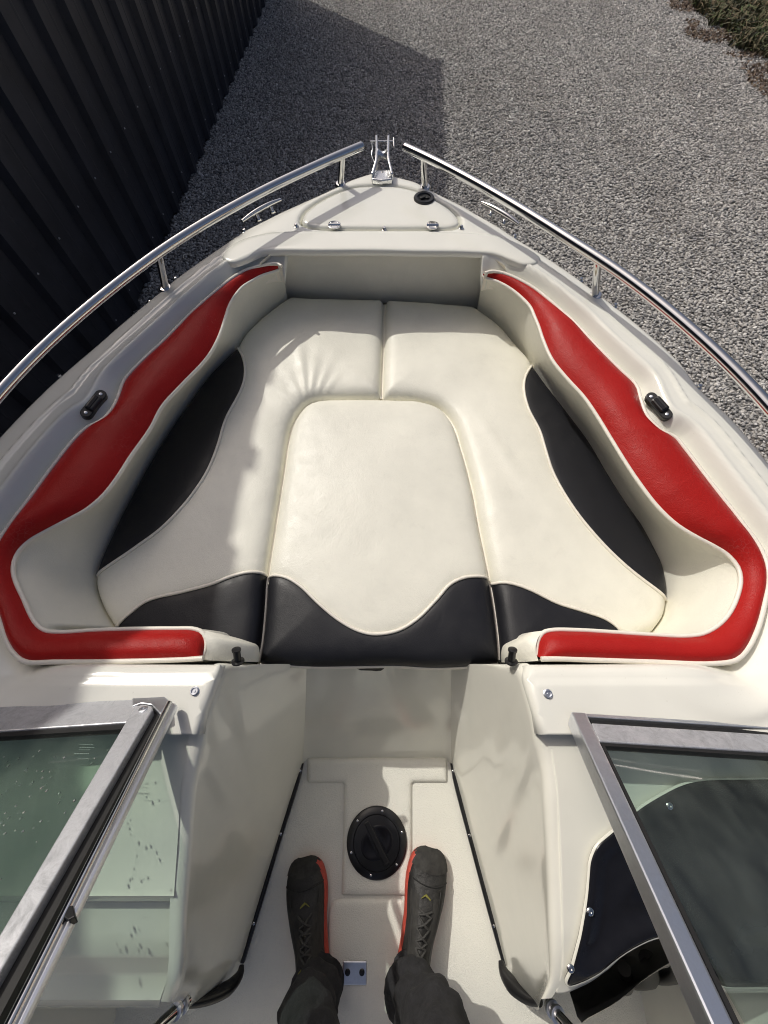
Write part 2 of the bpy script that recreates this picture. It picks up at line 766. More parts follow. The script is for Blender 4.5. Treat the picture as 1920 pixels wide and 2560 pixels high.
def screw(name, p, r, parent, nrm=(0, 0, 1), mat=None, h=.003, cross=True):
    R = rot_to(nrm)
    V1 = lathe_data(p, [(r, 0), (r * .95, h * .6), (r * .7, h), (r * .32, h * 1.05), (r * .30, h * .35), (.0003, h * .3)] if cross else
                    [(r, 0), (r, h * .5), (r * .8, h), (.0004, h * 1.1)], 12, R)
    return autosmooth(link(name, *V1, mat or M['chrome'], parent), 40)


# ================================================================== THE GROUND
def ground_material():
    m, nt, N, L, B = new_mat('gravel_bed')
    v = tex_coord(N, L)
    vo = N.new('ShaderNodeTexVoronoi')
    vo.inputs['Scale'].default_value = 48
    L.new(v, vo.inputs['Vector'])
    sep = N.new('ShaderNodeSeparateColor')
    L.new(vo.outputs['Color'], sep.inputs[0])
    c = ramp(N, L, sep.outputs[0], [(0, (.06, .058, .055)), (.5, (.15, .145, .14)), (1, (.30, .29, .275))])
    big = noise_node(N, L, v, 1.3, 5, .6)
    c = mixc(N, L, ramp(N, L, big, [(.45, 0), (.75, .5)]), c, (.12, .095, .07))
    L.new(c, B.inputs['Base Color'])
    B.inputs['Roughness'].default_value = .9
    bump(N, L, vo.outputs['Distance'], 1.0, .02, B)
    return m


def stone_material():
    m, nt, N, L, B = new_mat('gravel_stone')
    oi = N.new('ShaderNodeObjectInfo')
    c = ramp(N, L, oi.outputs['Random'], [(0, (.09, .088, .085)), (.25, (.30, .29, .275)), (.55, (.55, .53, .50)), (.8, (.50, .465, .42)), (.92, (.74, .71, .67)), (1, (.90, .88, .84))])
    v = tex_coord(N, L)
    big = noise_node(N, L, tex_coord(N, L, (1.5, .45, 1)), .9, 5, .65)
    c = mixc(N, L, ramp(N, L, big, [(.5, 0), (.75, .4)]), c, (.17, .14, .11))
    fine = noise_node(N, L, v, 130, 4, .7)
    c = mixc(N, L, .35, c, ramp(N, L, fine, [(.3, .13), (.7, .46)]), 'MIX')
    L.new(c, B.inputs['Base Color'])
    B.inputs['Roughness'].default_value = .85
    return m


M['ground'] = ground_material()
M['stone'] = stone_material()
gv = [Vector((-60, -60, GROUND)), Vector((60, -60, GROUND)), Vector((60, 60, GROUND)), Vector((-60, 60, GROUND))]
ground = link('ground', gv, [(0, 1, 2, 3)], M['ground'], smooth=False)
tag(ground, kind='structure')

WALL_A = Vector((0.044, 1.0, 0)).normalized()                 # along the shed wall
WALL_N = Vector((WALL_A.y, -WALL_A.x, 0))                   # facing the boat
WALL_0 = Vector((-2.094, 0, GROUND))                         # wall line crosses y = 0 here


def wall_x(y):
    return -2.094 + .044 * y


VG0, VG1 = P(1700, 0, GROUND), P(1935, 262, GROUND)


def verge_x(y):
    return VG0.x + (y - VG0.y) / (VG1.y - VG0.y) * (VG1.x - VG0.x) + .16 * math.sin(y * 2.1) + .09 * math.sin(y * 5.3 + 1)


pv = []
rs = random.Random(3)
step = .0185
y = .2
while y < 10.2:
    x = wall_x(y) + .02
    xe = min(verge_x(y) + .6, .95 + y * .58 + 1.4)
    while x < xe:
        px, py = x + rs.uniform(-.011, .011), y + rs.uniform(-.011, .011)
        x += step
        # under the boat, out of sight
        if py < 1.25 and abs(px) < .75:
            continue
        over = px - verge_x(py)
        if over > 0 and rs.random() < min(1, over * 2.2):
            continue
        pv.append((px, py, GROUND + rs.uniform(-.006, .010) + .008 * noise.noise(Vector((px * 3, py * 3, 0)))))
    y += step * .9
gme = bpy.data.meshes.new('gravel')
gme.from_pydata(pv, [], [])
gravel = bpy.data.objects.new('gravel', gme)
COL.objects.link(gravel)
tag(gravel, 'loose grey gravel covering the yard', 'gravel', kind='stuff')
ng = bpy.data.node_groups.new('gravel_stones', 'GeometryNodeTree')
ng.interface.new_socket('Geometry', in_out='INPUT', socket_type='NodeSocketGeometry')
ng.interface.new_socket('Geometry', in_out='OUTPUT', socket_type='NodeSocketGeometry')
gi = ng.nodes.new('NodeGroupInput')
go = ng.nodes.new('NodeGroupOutput')
ico = ng.nodes.new('GeometryNodeMeshIcoSphere')
ico.inputs['Radius'].default_value = .0150
ico.inputs['Subdivisions'].default_value = 1
iop = ng.nodes.new('GeometryNodeInstanceOnPoints')
rsc = ng.nodes.new('FunctionNodeRandomValue')
rsc.data_type = 'FLOAT_VECTOR'
rsc.inputs[0].default_value = (.40, .36, .28)
rsc.inputs[1].default_value = (1.30, 1.05, .70)
rro = ng.nodes.new('FunctionNodeRandomValue')
rro.data_type = 'FLOAT_VECTOR'
rro.inputs[0].default_value = (-.45, -.45, 0)
rro.inputs[1].default_value = (.45, .45, 6.283)
sm = ng.nodes.new('GeometryNodeSetMaterial')
sm.inputs['Material'].default_value = M['stone']
ng.links.new(gi.outputs[0], iop.inputs['Points'])
ng.links.new(ico.outputs[0], sm.inputs['Geometry'])
ng.links.new(sm.outputs[0], iop.inputs['Instance'])
ng.links.new(rsc.outputs[0], iop.inputs['Scale'])
ng.links.new(rro.outputs[0], iop.inputs['Rotation'])
ng.links.new(iop.outputs[0], go.inputs[0])
gmod = gravel.modifiers.new('stones', 'NODES')
gmod.node_group = ng

# ---- weeds and dead growth at the far right of the yard
def blades(name, count, area, hgt, wid, cols, label, cat, seed, lean=.5):
    r = random.Random(seed)
    V, Fc = [], []
    for _ in range(count):
        x, y, z = area(r)
        if x is None:
            continue
        h = r.uniform(*hgt)
        w = r.uniform(*wid)
        a = r.uniform(0, 6.283)
        d = Vector((math.cos(a), math.sin(a), 0))
        s = Vector((-d.y, d.x, 0))
        ln = r.uniform(.1, lean)
        p0 = Vector((x, y, z))
        p1 = p0 + Vector((0, 0, h * .6)) + d * (h * ln * .35)
        p2 = p0 + Vector((0, 0, h * (1 - ln * .35))) + d * (h * ln)
        k = len(V)
        V += [p0 - s * w * .4, p0 + s * w * .4, p1 + s * w * .5, p1 - s * w * .5, p2]
        Fc += [(k, k + 1, k + 2, k + 3), (k + 3, k + 2, k + 4)]
    m, nt, N, L, B = new_mat(name + '_leaf')
    g = N.new('ShaderNodeNewGeometry')
    L.new(ramp(N, L, g.outputs['Random Per Island'], cols), B.inputs['Base Color'])
    B.inputs['Roughness'].default_value = .75
    o = link(name, V, Fc, m, smooth=False)
    tag(o, label, cat, kind='stuff')
    return o


def verge_area(lo, hi):
    def f(r):
        y = r.uniform(3.6, 11.5)
        t = r.random()
        x = verge_x(y) + lo + (hi - lo) * t
        if noise.noise(Vector((x * 3.1, y * 3.1, lo * 7))) + .35 * noise.noise(Vector((x * 11, y * 11, 2))) < .12 - .55 * min(1, max(0, x - verge_x(y) - lo) / .7):
            return None, None, None
        return x, y, GROUND
    return f


blades('grass', 30000, verge_area(.16, 2.4), (.04, .20), (.008, .030),
       [(0, (.018, .024, .010)), (.25, (.05, .055, .02)), (.45, (.10, .085, .04)), (.65, (.17, .125, .07)), (.85, (.06, .085, .025)), (1, (.13, .17, .06))],
       'tangled green weeds and grass along the gravel edge', 'weeds', 11, 1.6)
blades('dry_litter', 16000, verge_area(-.14, .7), (.01, .05), (.010, .028),
       [(0, (.05, .032, .022)), (.4, (.10, .065, .045)), (.7, (.16, .11, .075)), (1, (.22, .17, .12))],
       'brown dead leaves and stalks between gravel and weeds', 'litter', 12, 2.4)

# ================================================================== THE SHED
shed = empty('shed', WALL_0 + WALL_A * 1.0, 'dark navy corrugated steel shed along the left of the boat', 'shed')
SH0 = Vector((0, 0, 0))
WALL_END, WALL_START = 9.74, -7.5
EAVE = GROUND + 3.65
M['steel'] = plain('dark_navy_sheet_steel', (.034, .036, .045), .38, var=.3, scale=3)


def shed_pt(s, out, z):
    return WALL_0 + WALL_A * s + WALL_N * out + Vector((0, 0, z - GROUND)) - SH0


PITCH = .318
SHEET = PITCH * 3
s = WALL_START
k = 0
rib_phase = 2.48
first = rib_phase - math.ceil((rib_phase - WALL_START) / SHEET) * SHEET
sheet_i = 0
s0 = first
while s0 < WALL_END - .02:
    s1 = min(s0 + SHEET + .012, WALL_END)
    prof = []
    for j in range(3):
        b = s0 + j * PITCH
        prof += [(b + .0, .0), (b + .026, .042), (b + .080, .042), (b + .106, .0),
                 (b + .195, .0), (b + .201, .002), (b + .213, .002), (b + .219, 0)]
    prof.append((s0 + SHEET + .012, .0))
    lift = .002 if sheet_i % 2 else .0
    prof = [(min(a, s1), o + lift) for a, o in prof]
    rows = []
    zs = [GROUND + .015 + (EAVE - GROUND - .015) * t / 6 for t in range(7)]
    for zi, z in enumerate(zs):
        rows.append([shed_pt(a, o + .009 * noise.noise(Vector((a * 1.3, z * 1.1, 3))), z) for a, o in prof])
    V, Fc = loft(rows)
    o = link('wall_sheet', V, Fc, M['steel'], shed, smooth=False)
    recalc(o)
    s0 += SHEET
    sheet_i += 1
# fixing screws in two rows
sm_mesh = None
for row_z in (GROUND + .16, GROUND + .74):
    a = rib_phase - PITCH * 4
    while a < WALL_END:
        if a > .8:
            p = shed_pt(a + .053, .043, row_z)
            if sm_mesh is None:
                V, Fc = lathe_data((0, 0, 0), [(.006, 0), (.006, .002), (.0035, .003), (.0035, .006), (.0004, .007)], 8, rot_to(WALL_N))
                so = link('wall_screw', V, Fc, M['alu'], shed, smooth=False)
                sm_mesh = so.data
            else:
                so = bpy.data.objects.new('wall_screw', sm_mesh)
                COL.objects.link(so)
                adopt(so, shed)
            so.location = p
        a += PITCH
# other walls and roof
W = 6.0
RIDGE = EAVE + .55
def quad_obj(name, pts, mat, parent):
    o = link(name, pts, [tuple(range(len(pts)))], mat, parent, smooth=False)
    return o
for nm, sy in (('end_wall', WALL_END), ('end_wall', WALL_START)):
    quad_obj(nm, [shed_pt(sy, -.01, GROUND), shed_pt(sy, -.01, EAVE), shed_pt(sy, -W / 2, RIDGE - .02), shed_pt(sy, -W, EAVE), shed_pt(sy, -W, GROUND)], M['steel'], shed)
quad_obj('back_wall', [shed_pt(WALL_START, -W, GROUND), shed_pt(WALL_END, -W, GROUND), shed_pt(WALL_END, -W, EAVE), shed_pt(WALL_START, -W, EAVE)], M['steel'], shed)
for sgn in (0, 1):
    e = .09 if sgn == 0 else -W - .09
    ze = EAVE + .02 - .016
    prism('roof', [shed_pt(WALL_START - .1, e, ze), shed_pt(WALL_END + .05, e, ze), shed_pt(WALL_END + .05, -W / 2, RIDGE), shed_pt(WALL_START - .1, -W / 2, RIDGE)],
          .03, M['steel'], shed, Vector((0, 0, 1)), 0)
rib_mesh = None
a = WALL_START
slope = (shed_pt(0, -W / 2, RIDGE) - shed_pt(0, .09, EAVE + .004))
while a < WALL_END:
    c = shed_pt(a, .09, EAVE + .004) + slope * .5 + Vector((0, 0, .012))
    if rib_mesh is None:
        Rr = rot_to(slope.cross(WALL_A).normalized() * -1, WALL_A)
        ro = link('roof_rib', *box_data((0, 0, 0), .075, slope.length, .040, Rr), M['steel'], shed, smooth=False)
        rib_mesh = ro.data
    else:
        ro = bpy.data.objects.new('roof_rib', rib_mesh)
        COL.objects.link(ro)
        adopt(ro, shed)
    ro.location = c
    a += PITCH

# ================================================================== THE BOAT
boat = empty('motor_boat', (0, -.6, GROUND), 'cream bowrider motor boat with red, cream and black bow seating', 'boat')
SEAT, RIM, DECK = .40, .555, .60

# traced lines, right (starboard) then left (port)
R_out = trace([(1212, 685), (1227, 680), (1253, 683), (1278, 692), (1305, 705), (1337, 724), (1371, 751), (1405, 780), (1440, 812), (1490, 866), (1549, 925),
               (1590, 966), (1600, 998), (1618, 1044), (1655, 1079), (1687, 1095), (1710, 1122), (1755, 1182), (1801, 1241), (1847, 1300), (1893, 1362),
               (1915, 1410), (1919, 1456), (1911, 1502), (1893, 1570), (1865, 1625), (1838, 1650), (1778, 1659), (1618, 1654), (1480, 1650), (1389, 1647), (1352, 1648)], RIM + .02)
R_in = trace([(1205, 691), (1216, 698), (1244, 707), (1278, 726), (1308, 751), (1325, 770), (1335, 792), (1346, 819), (1357, 852), (1379, 901), (1416, 948), (1458, 994),
              (1490, 1040), (1526, 1099), (1563, 1159), (1600, 1214), (1642, 1268), (1687, 1311), (1732, 1340), (1778, 1364), (1815, 1387), (1842, 1419),
              (1849, 1451), (1842, 1488), (1824, 1529), (1797, 1561), (1755, 1585), (1710, 1591), (1618, 1587), (1526, 1581), (1435, 1576), (1380, 1576), (1357, 1582), (1343, 1603), (1339, 1639)], RIM)
R_seat = trace([(1195, 764), (1211, 775), (1244, 799), (1261, 814), (1295, 853), (1331, 898), (1357, 934), (1416, 1012), (1481, 1099), (1526, 1172), (1576, 1250),
                (1618, 1310), (1645, 1360), (1668, 1406), (1679, 1456), (1679, 1502), (1671, 1539), (1645, 1577)], SEAT - .004)
L_out = trace([(704, 667), (696, 662), (683, 661), (649, 667), (615, 677), (581, 697), (531, 738), (484, 780), (412, 852), (348, 912), (312, 953), (300, 985), (284, 1021),
               (257, 1051), (220, 1070), (192, 1095), (137, 1163), (79, 1243), (30, 1308), (-2, 1356), (-22, 1405), (-28, 1450), (-18, 1500), (0, 1545), (23, 1610), (46, 1642),
               (69, 1655), (137, 1655), (321, 1653), (458, 1649), (508, 1646)], RIM + .02)
L_in = trace([(708, 671), (691, 680), (657, 691), (632, 704), (608, 719), (590, 740), (575, 765), (566, 792), (546, 850), (518, 898), (458, 962), (408, 1017),
              (376, 1076), (330, 1141), (298, 1191), (261, 1239), (219, 1275), (169, 1302), (121, 1327), (80, 1350), (53, 1375), (40, 1399), (36, 1428), (43, 1457), (63, 1500),
              (80, 1539), (96, 1563), (118, 1578), (157, 1581), (241, 1576), (338, 1573), (440, 1572), (486, 1573), (508, 1582), (518, 1607), (508, 1646)], RIM)
L_seat = trace([(717, 740), (704, 748), (666, 775), (632, 805), (607, 831), (588, 860), (527, 921), (458, 1012), (389, 1113), (319, 1236), (289, 1290), (256, 1361), (234, 1414),
                (227, 1445), (231, 1476), (248, 1522), (277, 1572)], SEAT - .004)

EDGE_R = trace([(955, 419), (991, 432), (1044, 447), (1080, 466), (1153, 502), (1201, 529), (1249, 556), (1297, 587), (1346, 617), (1400, 652), (1458, 692), (1549, 760),
                (1618, 815), (1710, 898), (1760, 962), (1847, 1044), (1920, 1131), (2000, 1235), (2080, 1350), (2140, 1470), (2185, 1600), (2210, 1720), (2230, 1850)], DECK)
# port edge: from bow tip aft
EDGE_L = trace([(955, 418), (929, 424), (869, 443), (849, 453), (801, 476), (755, 496), (705, 518), (655, 543), (608, 567), (560, 598), (513, 630), (441, 681), (368, 740), (300, 796),
                (229, 857), (145, 928), (72, 995), (0, 1069), (-60, 1135), (-140, 1235), (-215, 1350), (-265, 1460), (-300, 1590), (-320, 1720), (-335, 1850)], DECK)

HATCH = trace([(755, 553), (763, 531), (794, 506), (844, 481), (888, 468), (921, 465), (960, 465), (999, 467), (1043, 478), (1088, 500), (1127, 525), (1146, 547),
               (1146, 561), (1127, 568), (1050, 569), (971, 570), (880, 569), (794, 567), (766, 561)], DECK)
PANEL_TOP = trace([(553, 638), (572, 620), (611, 600), (666, 586), (733, 581), (850, 581), (960, 581), (1080, 582), (1166, 585), (1238, 591), (1276, 603), (1321, 625), (1351, 645)], DECK)
PANEL_LIP = trace([(1351, 645), (1349, 655), (1337, 664), (1310, 666), (1276, 654), (1238, 640), (1166, 635), (1050, 633), (944, 631), (800, 631), (683, 631), (650, 636), (611, 653), (583, 661), (561, 654), (553, 638)], DECK)

edge_r = spline(EDGE_R, .012)
edge_l = spline(EDGE_L, .012)
# inner edge of the moulding, from starboard walk-through corner round the bow to port
ri = spline(R_out, .012)
li = spline(L_out, .012)
con_r = trace([(1340, 1835), (1332, 1784), (1309, 1700), (1296, 1662)], .585)
con_l = trace([(508, 1835), (517, 1780), (546, 1700), (557, 1662)], .585)
cr_end = min(range(len(ri)), key=lambda i: (ri[i] - P(1838, 1650, RIM + .02)).length)
cl_end = min(range(len(li)), key=lambda i: (li[i] - P(69, 1655, RIM + .02)).length)
front_r = [con_r[-1].lerp(P(1838, 1660, .58), t / 30) for t in range(1, 31)]
front_l = [con_l[-1].lerp(P(69, 1661, .58), t / 30) for t in range(1, 31)]
under = spline(trace([(1206, 668), (1198, 640), (1186, 618), (960, 610), (734, 612), (722, 630), (708, 652)], .58), .02)
inner = front_r + ri[cr_end - 1::-1] + under + li[:cl_end] + front_l[::-1]
walk = con_l[::-1]
aft_l = [Vector((con_l[0].x, con_l[0].y, 0)).lerp(Vector((edge_l[-1].x, con_l[0].y, 0)), t / 40) for t in range(1, 40)]
aft_r = [Vector((edge_r[-1].x, con_r[0].y, 0)).lerp(Vector((con_r[0].x, con_r[0].y, 0)), t / 40) for t in range(1, 40)]
el = [p for p in edge_l if p.y > con_l[0].y]
er = [p for p in edge_r if p.y > con_r[0].y]
deck_poly = inner + walk + aft_l + el[::-1] + er[1:] + aft_r + con_r[:-1]
deck_poly = [(p.x, p.y) for p in deck_poly]
D_out = Dist(segs_of(edge_l) + segs_of(edge_r), .05)
D_in = Dist(segs_of(ri[:cr_end]) + segs_of(li[:cl_end]), .05)
D_bow = Dist(segs_of(under), .05)
D_front = Dist(segs_of(front_r) + segs_of(front_l), .05)
hatch_c = spline(HATCH, .008, closed=True)
hc = sum(hatch_c, Vector()) / len(hatch_c)


def grow(poly, d):
    n = len(poly)
    out = []
    for i in range(n):
        t = (poly[(i + 1) % n] - poly[i - 1]).normalized()
        nr = Vector((t.y, -t.x, 0))
        q = poly[i] + nr * d
        out.append(q)
    return out


area2 = sum(a.x * b.y - b.x * a.y for a, b in zip(hatch_c, hatch_c[1:] + hatch_c[:1]))
sgn = 1 if area2 > 0 else -1
hole = grow(hatch_c, .006 * sgn)
D_hole = Dist(segs_of(hole, True), .03)
PANEL_Y = P(960, 581, DECK).y


def deck_z(x, y):
    do = D_out(x, y, .5)
    z = DECK - .022 * math.exp(-do / .011)
    di = D_in(x, y, .3)
    f = do / (do + di)
    fade = 1 - sstep(PANEL_Y - .09, PANEL_Y + .02, y)           # the bow deck stays flat
    side = 1 - sstep(.03, .0, y)
    # step along the middle of the gunwale, then the fall to the seat backs
    z += fade * (.009 * sstep(.40, .44, f) - .006 * sstep(.455, .50, f) + .004 * sstep(.66, .70, f))
    z -= fade * .046 * sstep(.70, .97, f)
    z -= .012 * math.exp(-di / .008) * fade
    z -= .016 * math.exp(-D_hole(x, y, .1) / .0035)
    df = D_front(x, y, .3)
    z -= .018 * math.exp(-df / .010)
    if y < .05 and abs(x) > .2:
        z += .004 * sstep(.030, .036, df) - .0
    z += .0012 * noise.noise(Vector((x * 6, y * 6, 1)))
    return z


deck = field('deck', deck_poly, deck_z, M['gel'], boat, .0075, holes=[hole], skirt=.03)

# hatch lid, its recess floor, hinges and latch
recess = [Vector((p.x, p.y, DECK - .028)) for p in grow(hatch_c, .012 * sgn)]
link('hatch_recess', recess, [tuple(range(len(recess)))] if sgn > 0 else [tuple(range(len(recess)))[::-1]], M['gel'], boat, smooth=False)
lid = field('hatch_lid', hatch_c, lambda x, y, D=Dist(segs_of(hatch_c, True), .03): DECK + .002 - .009 * math.exp(-D(x, y, .1) / .0035) + .001 * noise.noise(Vector((x * 8, y * 8, 2))),
            M['gel'], boat, .011, skirt=.016)
for (u, v) in ((836, 564), (1081, 565)):
    p = P(u, v, DECK + .006)
    hp = []
    for sg in (1, -1):
        prof = []
        ring = [Vector((math.cos(a) * .021, sg * math.sin(a) * .019, 0)) for a in [math.pi * i / 12 for i in range(13)]]
        V = [p + q + Vector((0, sg * .002, .0)) for q in ring] + [p + q + Vector((0, sg * .002, .004)) for q in ring]
        n = len(ring)
        Fc = [tuple(range(n)), tuple(range(n, 2 * n))] + [(i, (i + 1) % n, n + (i + 1) % n, n + i) for i in range(n)]
        hp.append((V, Fc))
    hp.append(tube_data([p + Vector((-.02, 0, .004)), p + Vector((.02, 0, .004))], .004, 8))
    h = link('hinge', *merge(hp), M['chrome'], lid, smooth=False)
    recalc(h)
    bevel(h, .001)
    for dx, dy in ((-.011, .009), (.011, .009), (-.011, -.009), (.011, -.009)):
        screw('hinge_screw', p + Vector((dx, dy, .004)), .003, lid, h=.001)
pl = P(1060, 497, DECK + .002)
lathe('latch', pl, [(.036, 0), (.036, .004), (.033, .007), (.024, .007), (.022, .003), (.019, .002), (.0005, .002)], M['plastic'], lid, 28)
b = link('latch_handle', *merge([box_data(pl + Vector((-.004, -.001, .005)), .022, .012, .006, Matrix.Rotation(.5, 3, 'Z')), lathe_data(pl + Vector((.010, .002, .002)), [(.009, 0), (.009, .004), (.0005, .005)], 12)]), M['rubber'], lid, smooth=False)
bevel(b, .002)

# bow panel with the rolled lip over the seat back
p_top = spline(PANEL_TOP, .01)
p_lip = spline(PANEL_LIP, .01)
panel_poly = p_top + p_lip[1:-1]
D_pt = Dist(segs_of(p_top), .03)
D_pl = Dist(segs_of(p_lip), .03)


def panel_z(x, y):
    return DECK + .009 - .011 * math.exp(-D_pt(x, y, .1) / .0035) - .005 * math.exp(-D_pl(x, y, .1) / .0035) + .0008 * noise.noise(Vector((x * 7, y * 7, 4)))


field('bow_panel', panel_poly, panel_z, M['gel'], boat, .010, skirt=.015)

# snap studs round the deck
for (u, v) in ((609, 572), (741, 567), (961, 571), (1153, 571), (435, 690), (366, 742), (143, 935), (1453, 696), (1538, 762), (1751, 963), (1289, 580)):
    q = P(u, v, DECK)
    q = Vector((q.x, q.y, deck_z(q.x, q.y) - .001))
    lathe('snap_stud', q, [(.0085, 0), (.0085, .002), (.0055, .003), (.0045, .005), (.0058, .008), (.0048, .0105), (.0004, .011)], M['chrome'], boat, 14)
for (u, v) in ((491, 1728), (1366, 1735)):
    q = P(u, v, .60)
    q = Vector((q.x, q.y, deck_z(q.x, q.y) - .001))
    lathe('snap_stud', q, [(.0085, 0), (.0085, .002), (.0068, .003), (.0066, .006), (.0055, .006), (.0054, .003), (.002, .003), (.0018, .005), (.0003, .005)], M['alu_clean'], boat, 18)

# ---- hull below the deck
hr = resample(er, 60)
hl = resample([p for p in el], 60)


def hull_side(edge, s, nm):
    rows = []
    n = len(edge)
    keel_pts = []
    for i, p in enumerate(edge):
        t = i / (n - 1)
        prow = []
        for k, (fx, zz) in enumerate(((1.0, DECK - .030), (1.012, DECK - .05), (1.012, DECK - .085), (.985, DECK - .10), (.93, .28), (.84, -.05), (.74, -.30))):
            x = p.x * fx + (s * .004 if k in (1, 2) else 0)
            y = p.y - (1 - fx) * .9 * (1 - t) * (1.0 if k > 3 else .4)
            prow.append(Vector((x, y, zz)))
        ky = p.y - .55 * (1 - t) ** 2
        prow.append(Vector((0, ky, -.30 - .52 * min(1, t * 2.2))))
        rows.append(prow)
    # carry the side aft to the transom
    last = rows[-1]
    for yy in (-1.0, -2.2, -3.4):
        rows.append([Vector((q.x * (1.04 if yy > -3 else 1.0), yy, q.z)) for q in last])
    V, Fc = loft(rows)
    o = link(nm, V, Fc, M['hull'], boat)
    return autosmooth(o, 30)


hull_side(hr, 1, 'hull_side')
hull_side(hl, -1, 'hull_side')
for edge, s in ((hr, 1), (hl, -1)):
    path = [Vector((p.x * 1.012 + s * .006, p.y - .001, DECK - .066)) for p in edge]
    tube('rub_rail', path, .016, M['rubber'], boat, 8)
# side decks and cockpit walls aft of the windscreen, transom
for s, e in ((1, edge_r[-1]), (-1, edge_l[-1])):
    x1, x0 = e.x, e.x - s * .22
    prism('side_deck', [Vector((x0, con_r[0].y - .002, .60)), Vector((x1, con_r[0].y - .002, .60)), Vector((x1 * 1.04, -1.0, .60)), Vector((x1, -3.4, .60)), Vector((x0, -3.4, .60)), Vector((x0, -1.0, .60))],
          .03, M['gel'], boat, Vector((0, 0, 1)), .008)
    quad_obj('cockpit_side', [Vector((x0, -.1, .585)), Vector((x0, -3.4, .585)), Vector((x0 - s * .05, -3.4, 0)), Vector((x0 - s * .05, -.1, 0))], M['gel_inner'], boat)
tx = edge_r[-1].x
quad_obj('transom', [Vector((-tx, -3.4, .58)), Vector((tx, -3.4, .58)), Vector((tx * .75, -3.4, -.3)), Vector((0, -3.4, -.8)), Vector((-tx * .75, -3.4, -.3))], M['hull'], boat)

# ---- bow bulkhead behind the seat (padded panel)
bt = trace([(1262, 664), (1226, 638), (1196, 608), (960, 598), (722, 602), (688, 626), (650, 656)], .594)
bb = trace([(1290, 772), (1215, 772), (1196, 769), (960, 757), (715, 747), (700, 749), (630, 768)], SEAT - .05)
rows = []
for k in range(9):
    t = k / 8
    rows.append([a.lerp(b_, t) + Vector((0, -.012 * math.sin(math.pi * t), 0)) for a, b_ in zip(spline(bt, .02), resample(spline(bb, .02), len(spline(bt, .02))))])
o = link('bow_bulkhead', *loft(rows), M['panel'], boat)
recalc(o)

# ---- seat backs
def anchor_resample(pts, anchors, counts):
    c = spline(pts, .004)
    idx = [min(range(len(c)), key=lambda i: (c[i] - a).length) for a in anchors]
    idx = [0] + idx + [len(c) - 1]
    out = []
    for (a, b_), n in zip(zip(idx, idx[1:]), counts):
        seg = resample(c[a:b_ + 1], n + 1)
        out += seg if not out else seg[1:]
    return out


def backrest(out_pts, in_pts, seat_pts, a_out, a_in, a_seat, cap, name):
    root = empty(name)
    adopt(root, boat)
    cnt = (46, 40, 16, 40)
    co = anchor_resample(out_pts, a_out, cnt)
    ci = anchor_resample(in_pts, a_in, cnt)
    rows = []
    m = 10
    for k in range(m + 1):
        t = k / m
        row = []
        for i, (a, b_) in enumerate(zip(ci, co)):
            w = (b_ - a).length
            amp = min(.030, w * .30)
            pos = a.lerp(b_, t)
            bul = (1 - abs(2 * t - 1) ** 2.6)
            edge_dip = 0 if k in (0, m) else -.004 * (math.exp(-t * w / .006) + math.exp(-(1 - t) * w / .006))
            row.append(pos + Vector((0, 0, amp * bul + edge_dip + .0012 * noise.noise(pos * 16))))
        rows.append(row)
    red = link('red_top', *loft(rows), M['red'], root)
    recalc(red)
    red['label'] = 'red padded top of the seat back'
    # cream face from the inner piping down to the seat
    nf = cnt[0] + cnt[1] + cnt[2]
    face_top = ci[:]
    cs = anchor_resample(seat_pts, a_seat, (cnt[0] + cnt[1], cnt[2]))
    base = cs[:]
    for i in range(len(cs), len(ci)):
        q = ci[i]
        base.append(Vector((q.x, q.y + .02, SEAT - .01)))
    # blend the jump in the base line
    rows = []
    for k in range(9):
        t = k / 8
        rows.append([a.lerp(b_, t) + Vector((0, 0, .012 * math.sin(math.pi * t))) for a, b_ in zip(face_top, base)])
    rows.append([p + Vector((0, 0, -.05)) for p in rows[-1]])
    cf = link('cream_face', *loft(rows), M['vinyl_back'], root)
    recalc(cf)
    # outer skirt
    sk = [[p + Vector((0, 0, -.002)) for p in co], [p + Vector((0, 0, -.06)) for p in co]]
    link('outer_skirt', *loft(sk), M['piping'], root)
    tube('piping', [p + Vector((0, 0, .003)) for p in ci], .0048, M['piping'], root, 8)
    tube('piping', [p + Vector((0, 0, .002)) for p in co], .0052, M['piping'], root, 8)
    # cream end cap at the walk-through
    rows = [spline(trace([c[:2] for c in r], [c[2] for c in r]), .004) for r in cap]
    n = max(len(r) for r in rows)
    rows = [resample(r, n) for r in rows]
    rows = [[rows[0][j].lerp(rows[0][j], 0) for j in range(n)]] + rows[1:]
    cols = []
    for j in range(n):
        cols.append(spline([r[j] for r in rows], .006))
    mm = max(len(c) for c in cols)
    cols = [resample(c, mm) for c in cols]
    ec = link('end_cap', *loft(cols), M['vinyl'], root)
    recalc(ec)
    return root


cap_r = [[(1357, 1577, .560), (1343, 1600, .566), (1339, 1625, .566), (1346, 1652, .560)],
         [(1330, 1581, .550), (1318, 1600, .556), (1315, 1628, .552), (1320, 1654, .545)],
         [(1290, 1597, .515), (1280, 1612, .522), (1276, 1632, .517), (1279, 1656, .505)],
         [(1268, 1607, .470), (1259, 1616, .475), (1255, 1636, .470), (1256, 1656, .455)],
         [(1268, 1607, .380), (1259, 1616, .380), (1255, 1636, .380), (1256, 1656, .380)]]
cap_l = [[(490, 1573, .560), (513, 1597, .566), (517, 1622, .566), (508, 1650, .560)],
         [(530, 1580, .552), (545, 1600, .558), (547, 1625, .553), (540, 1652, .546)],
         [(590, 1594, .515), (602, 1606, .522), (606, 1630, .517), (600, 1654, .506)],
         [(634, 1608, .470), (642, 1616, .475), (645, 1634, .470), (643, 1655, .455)],
         [(634, 1608, .380), (642, 1616, .380), (645, 1634, .380), (643, 1655, .380)]]
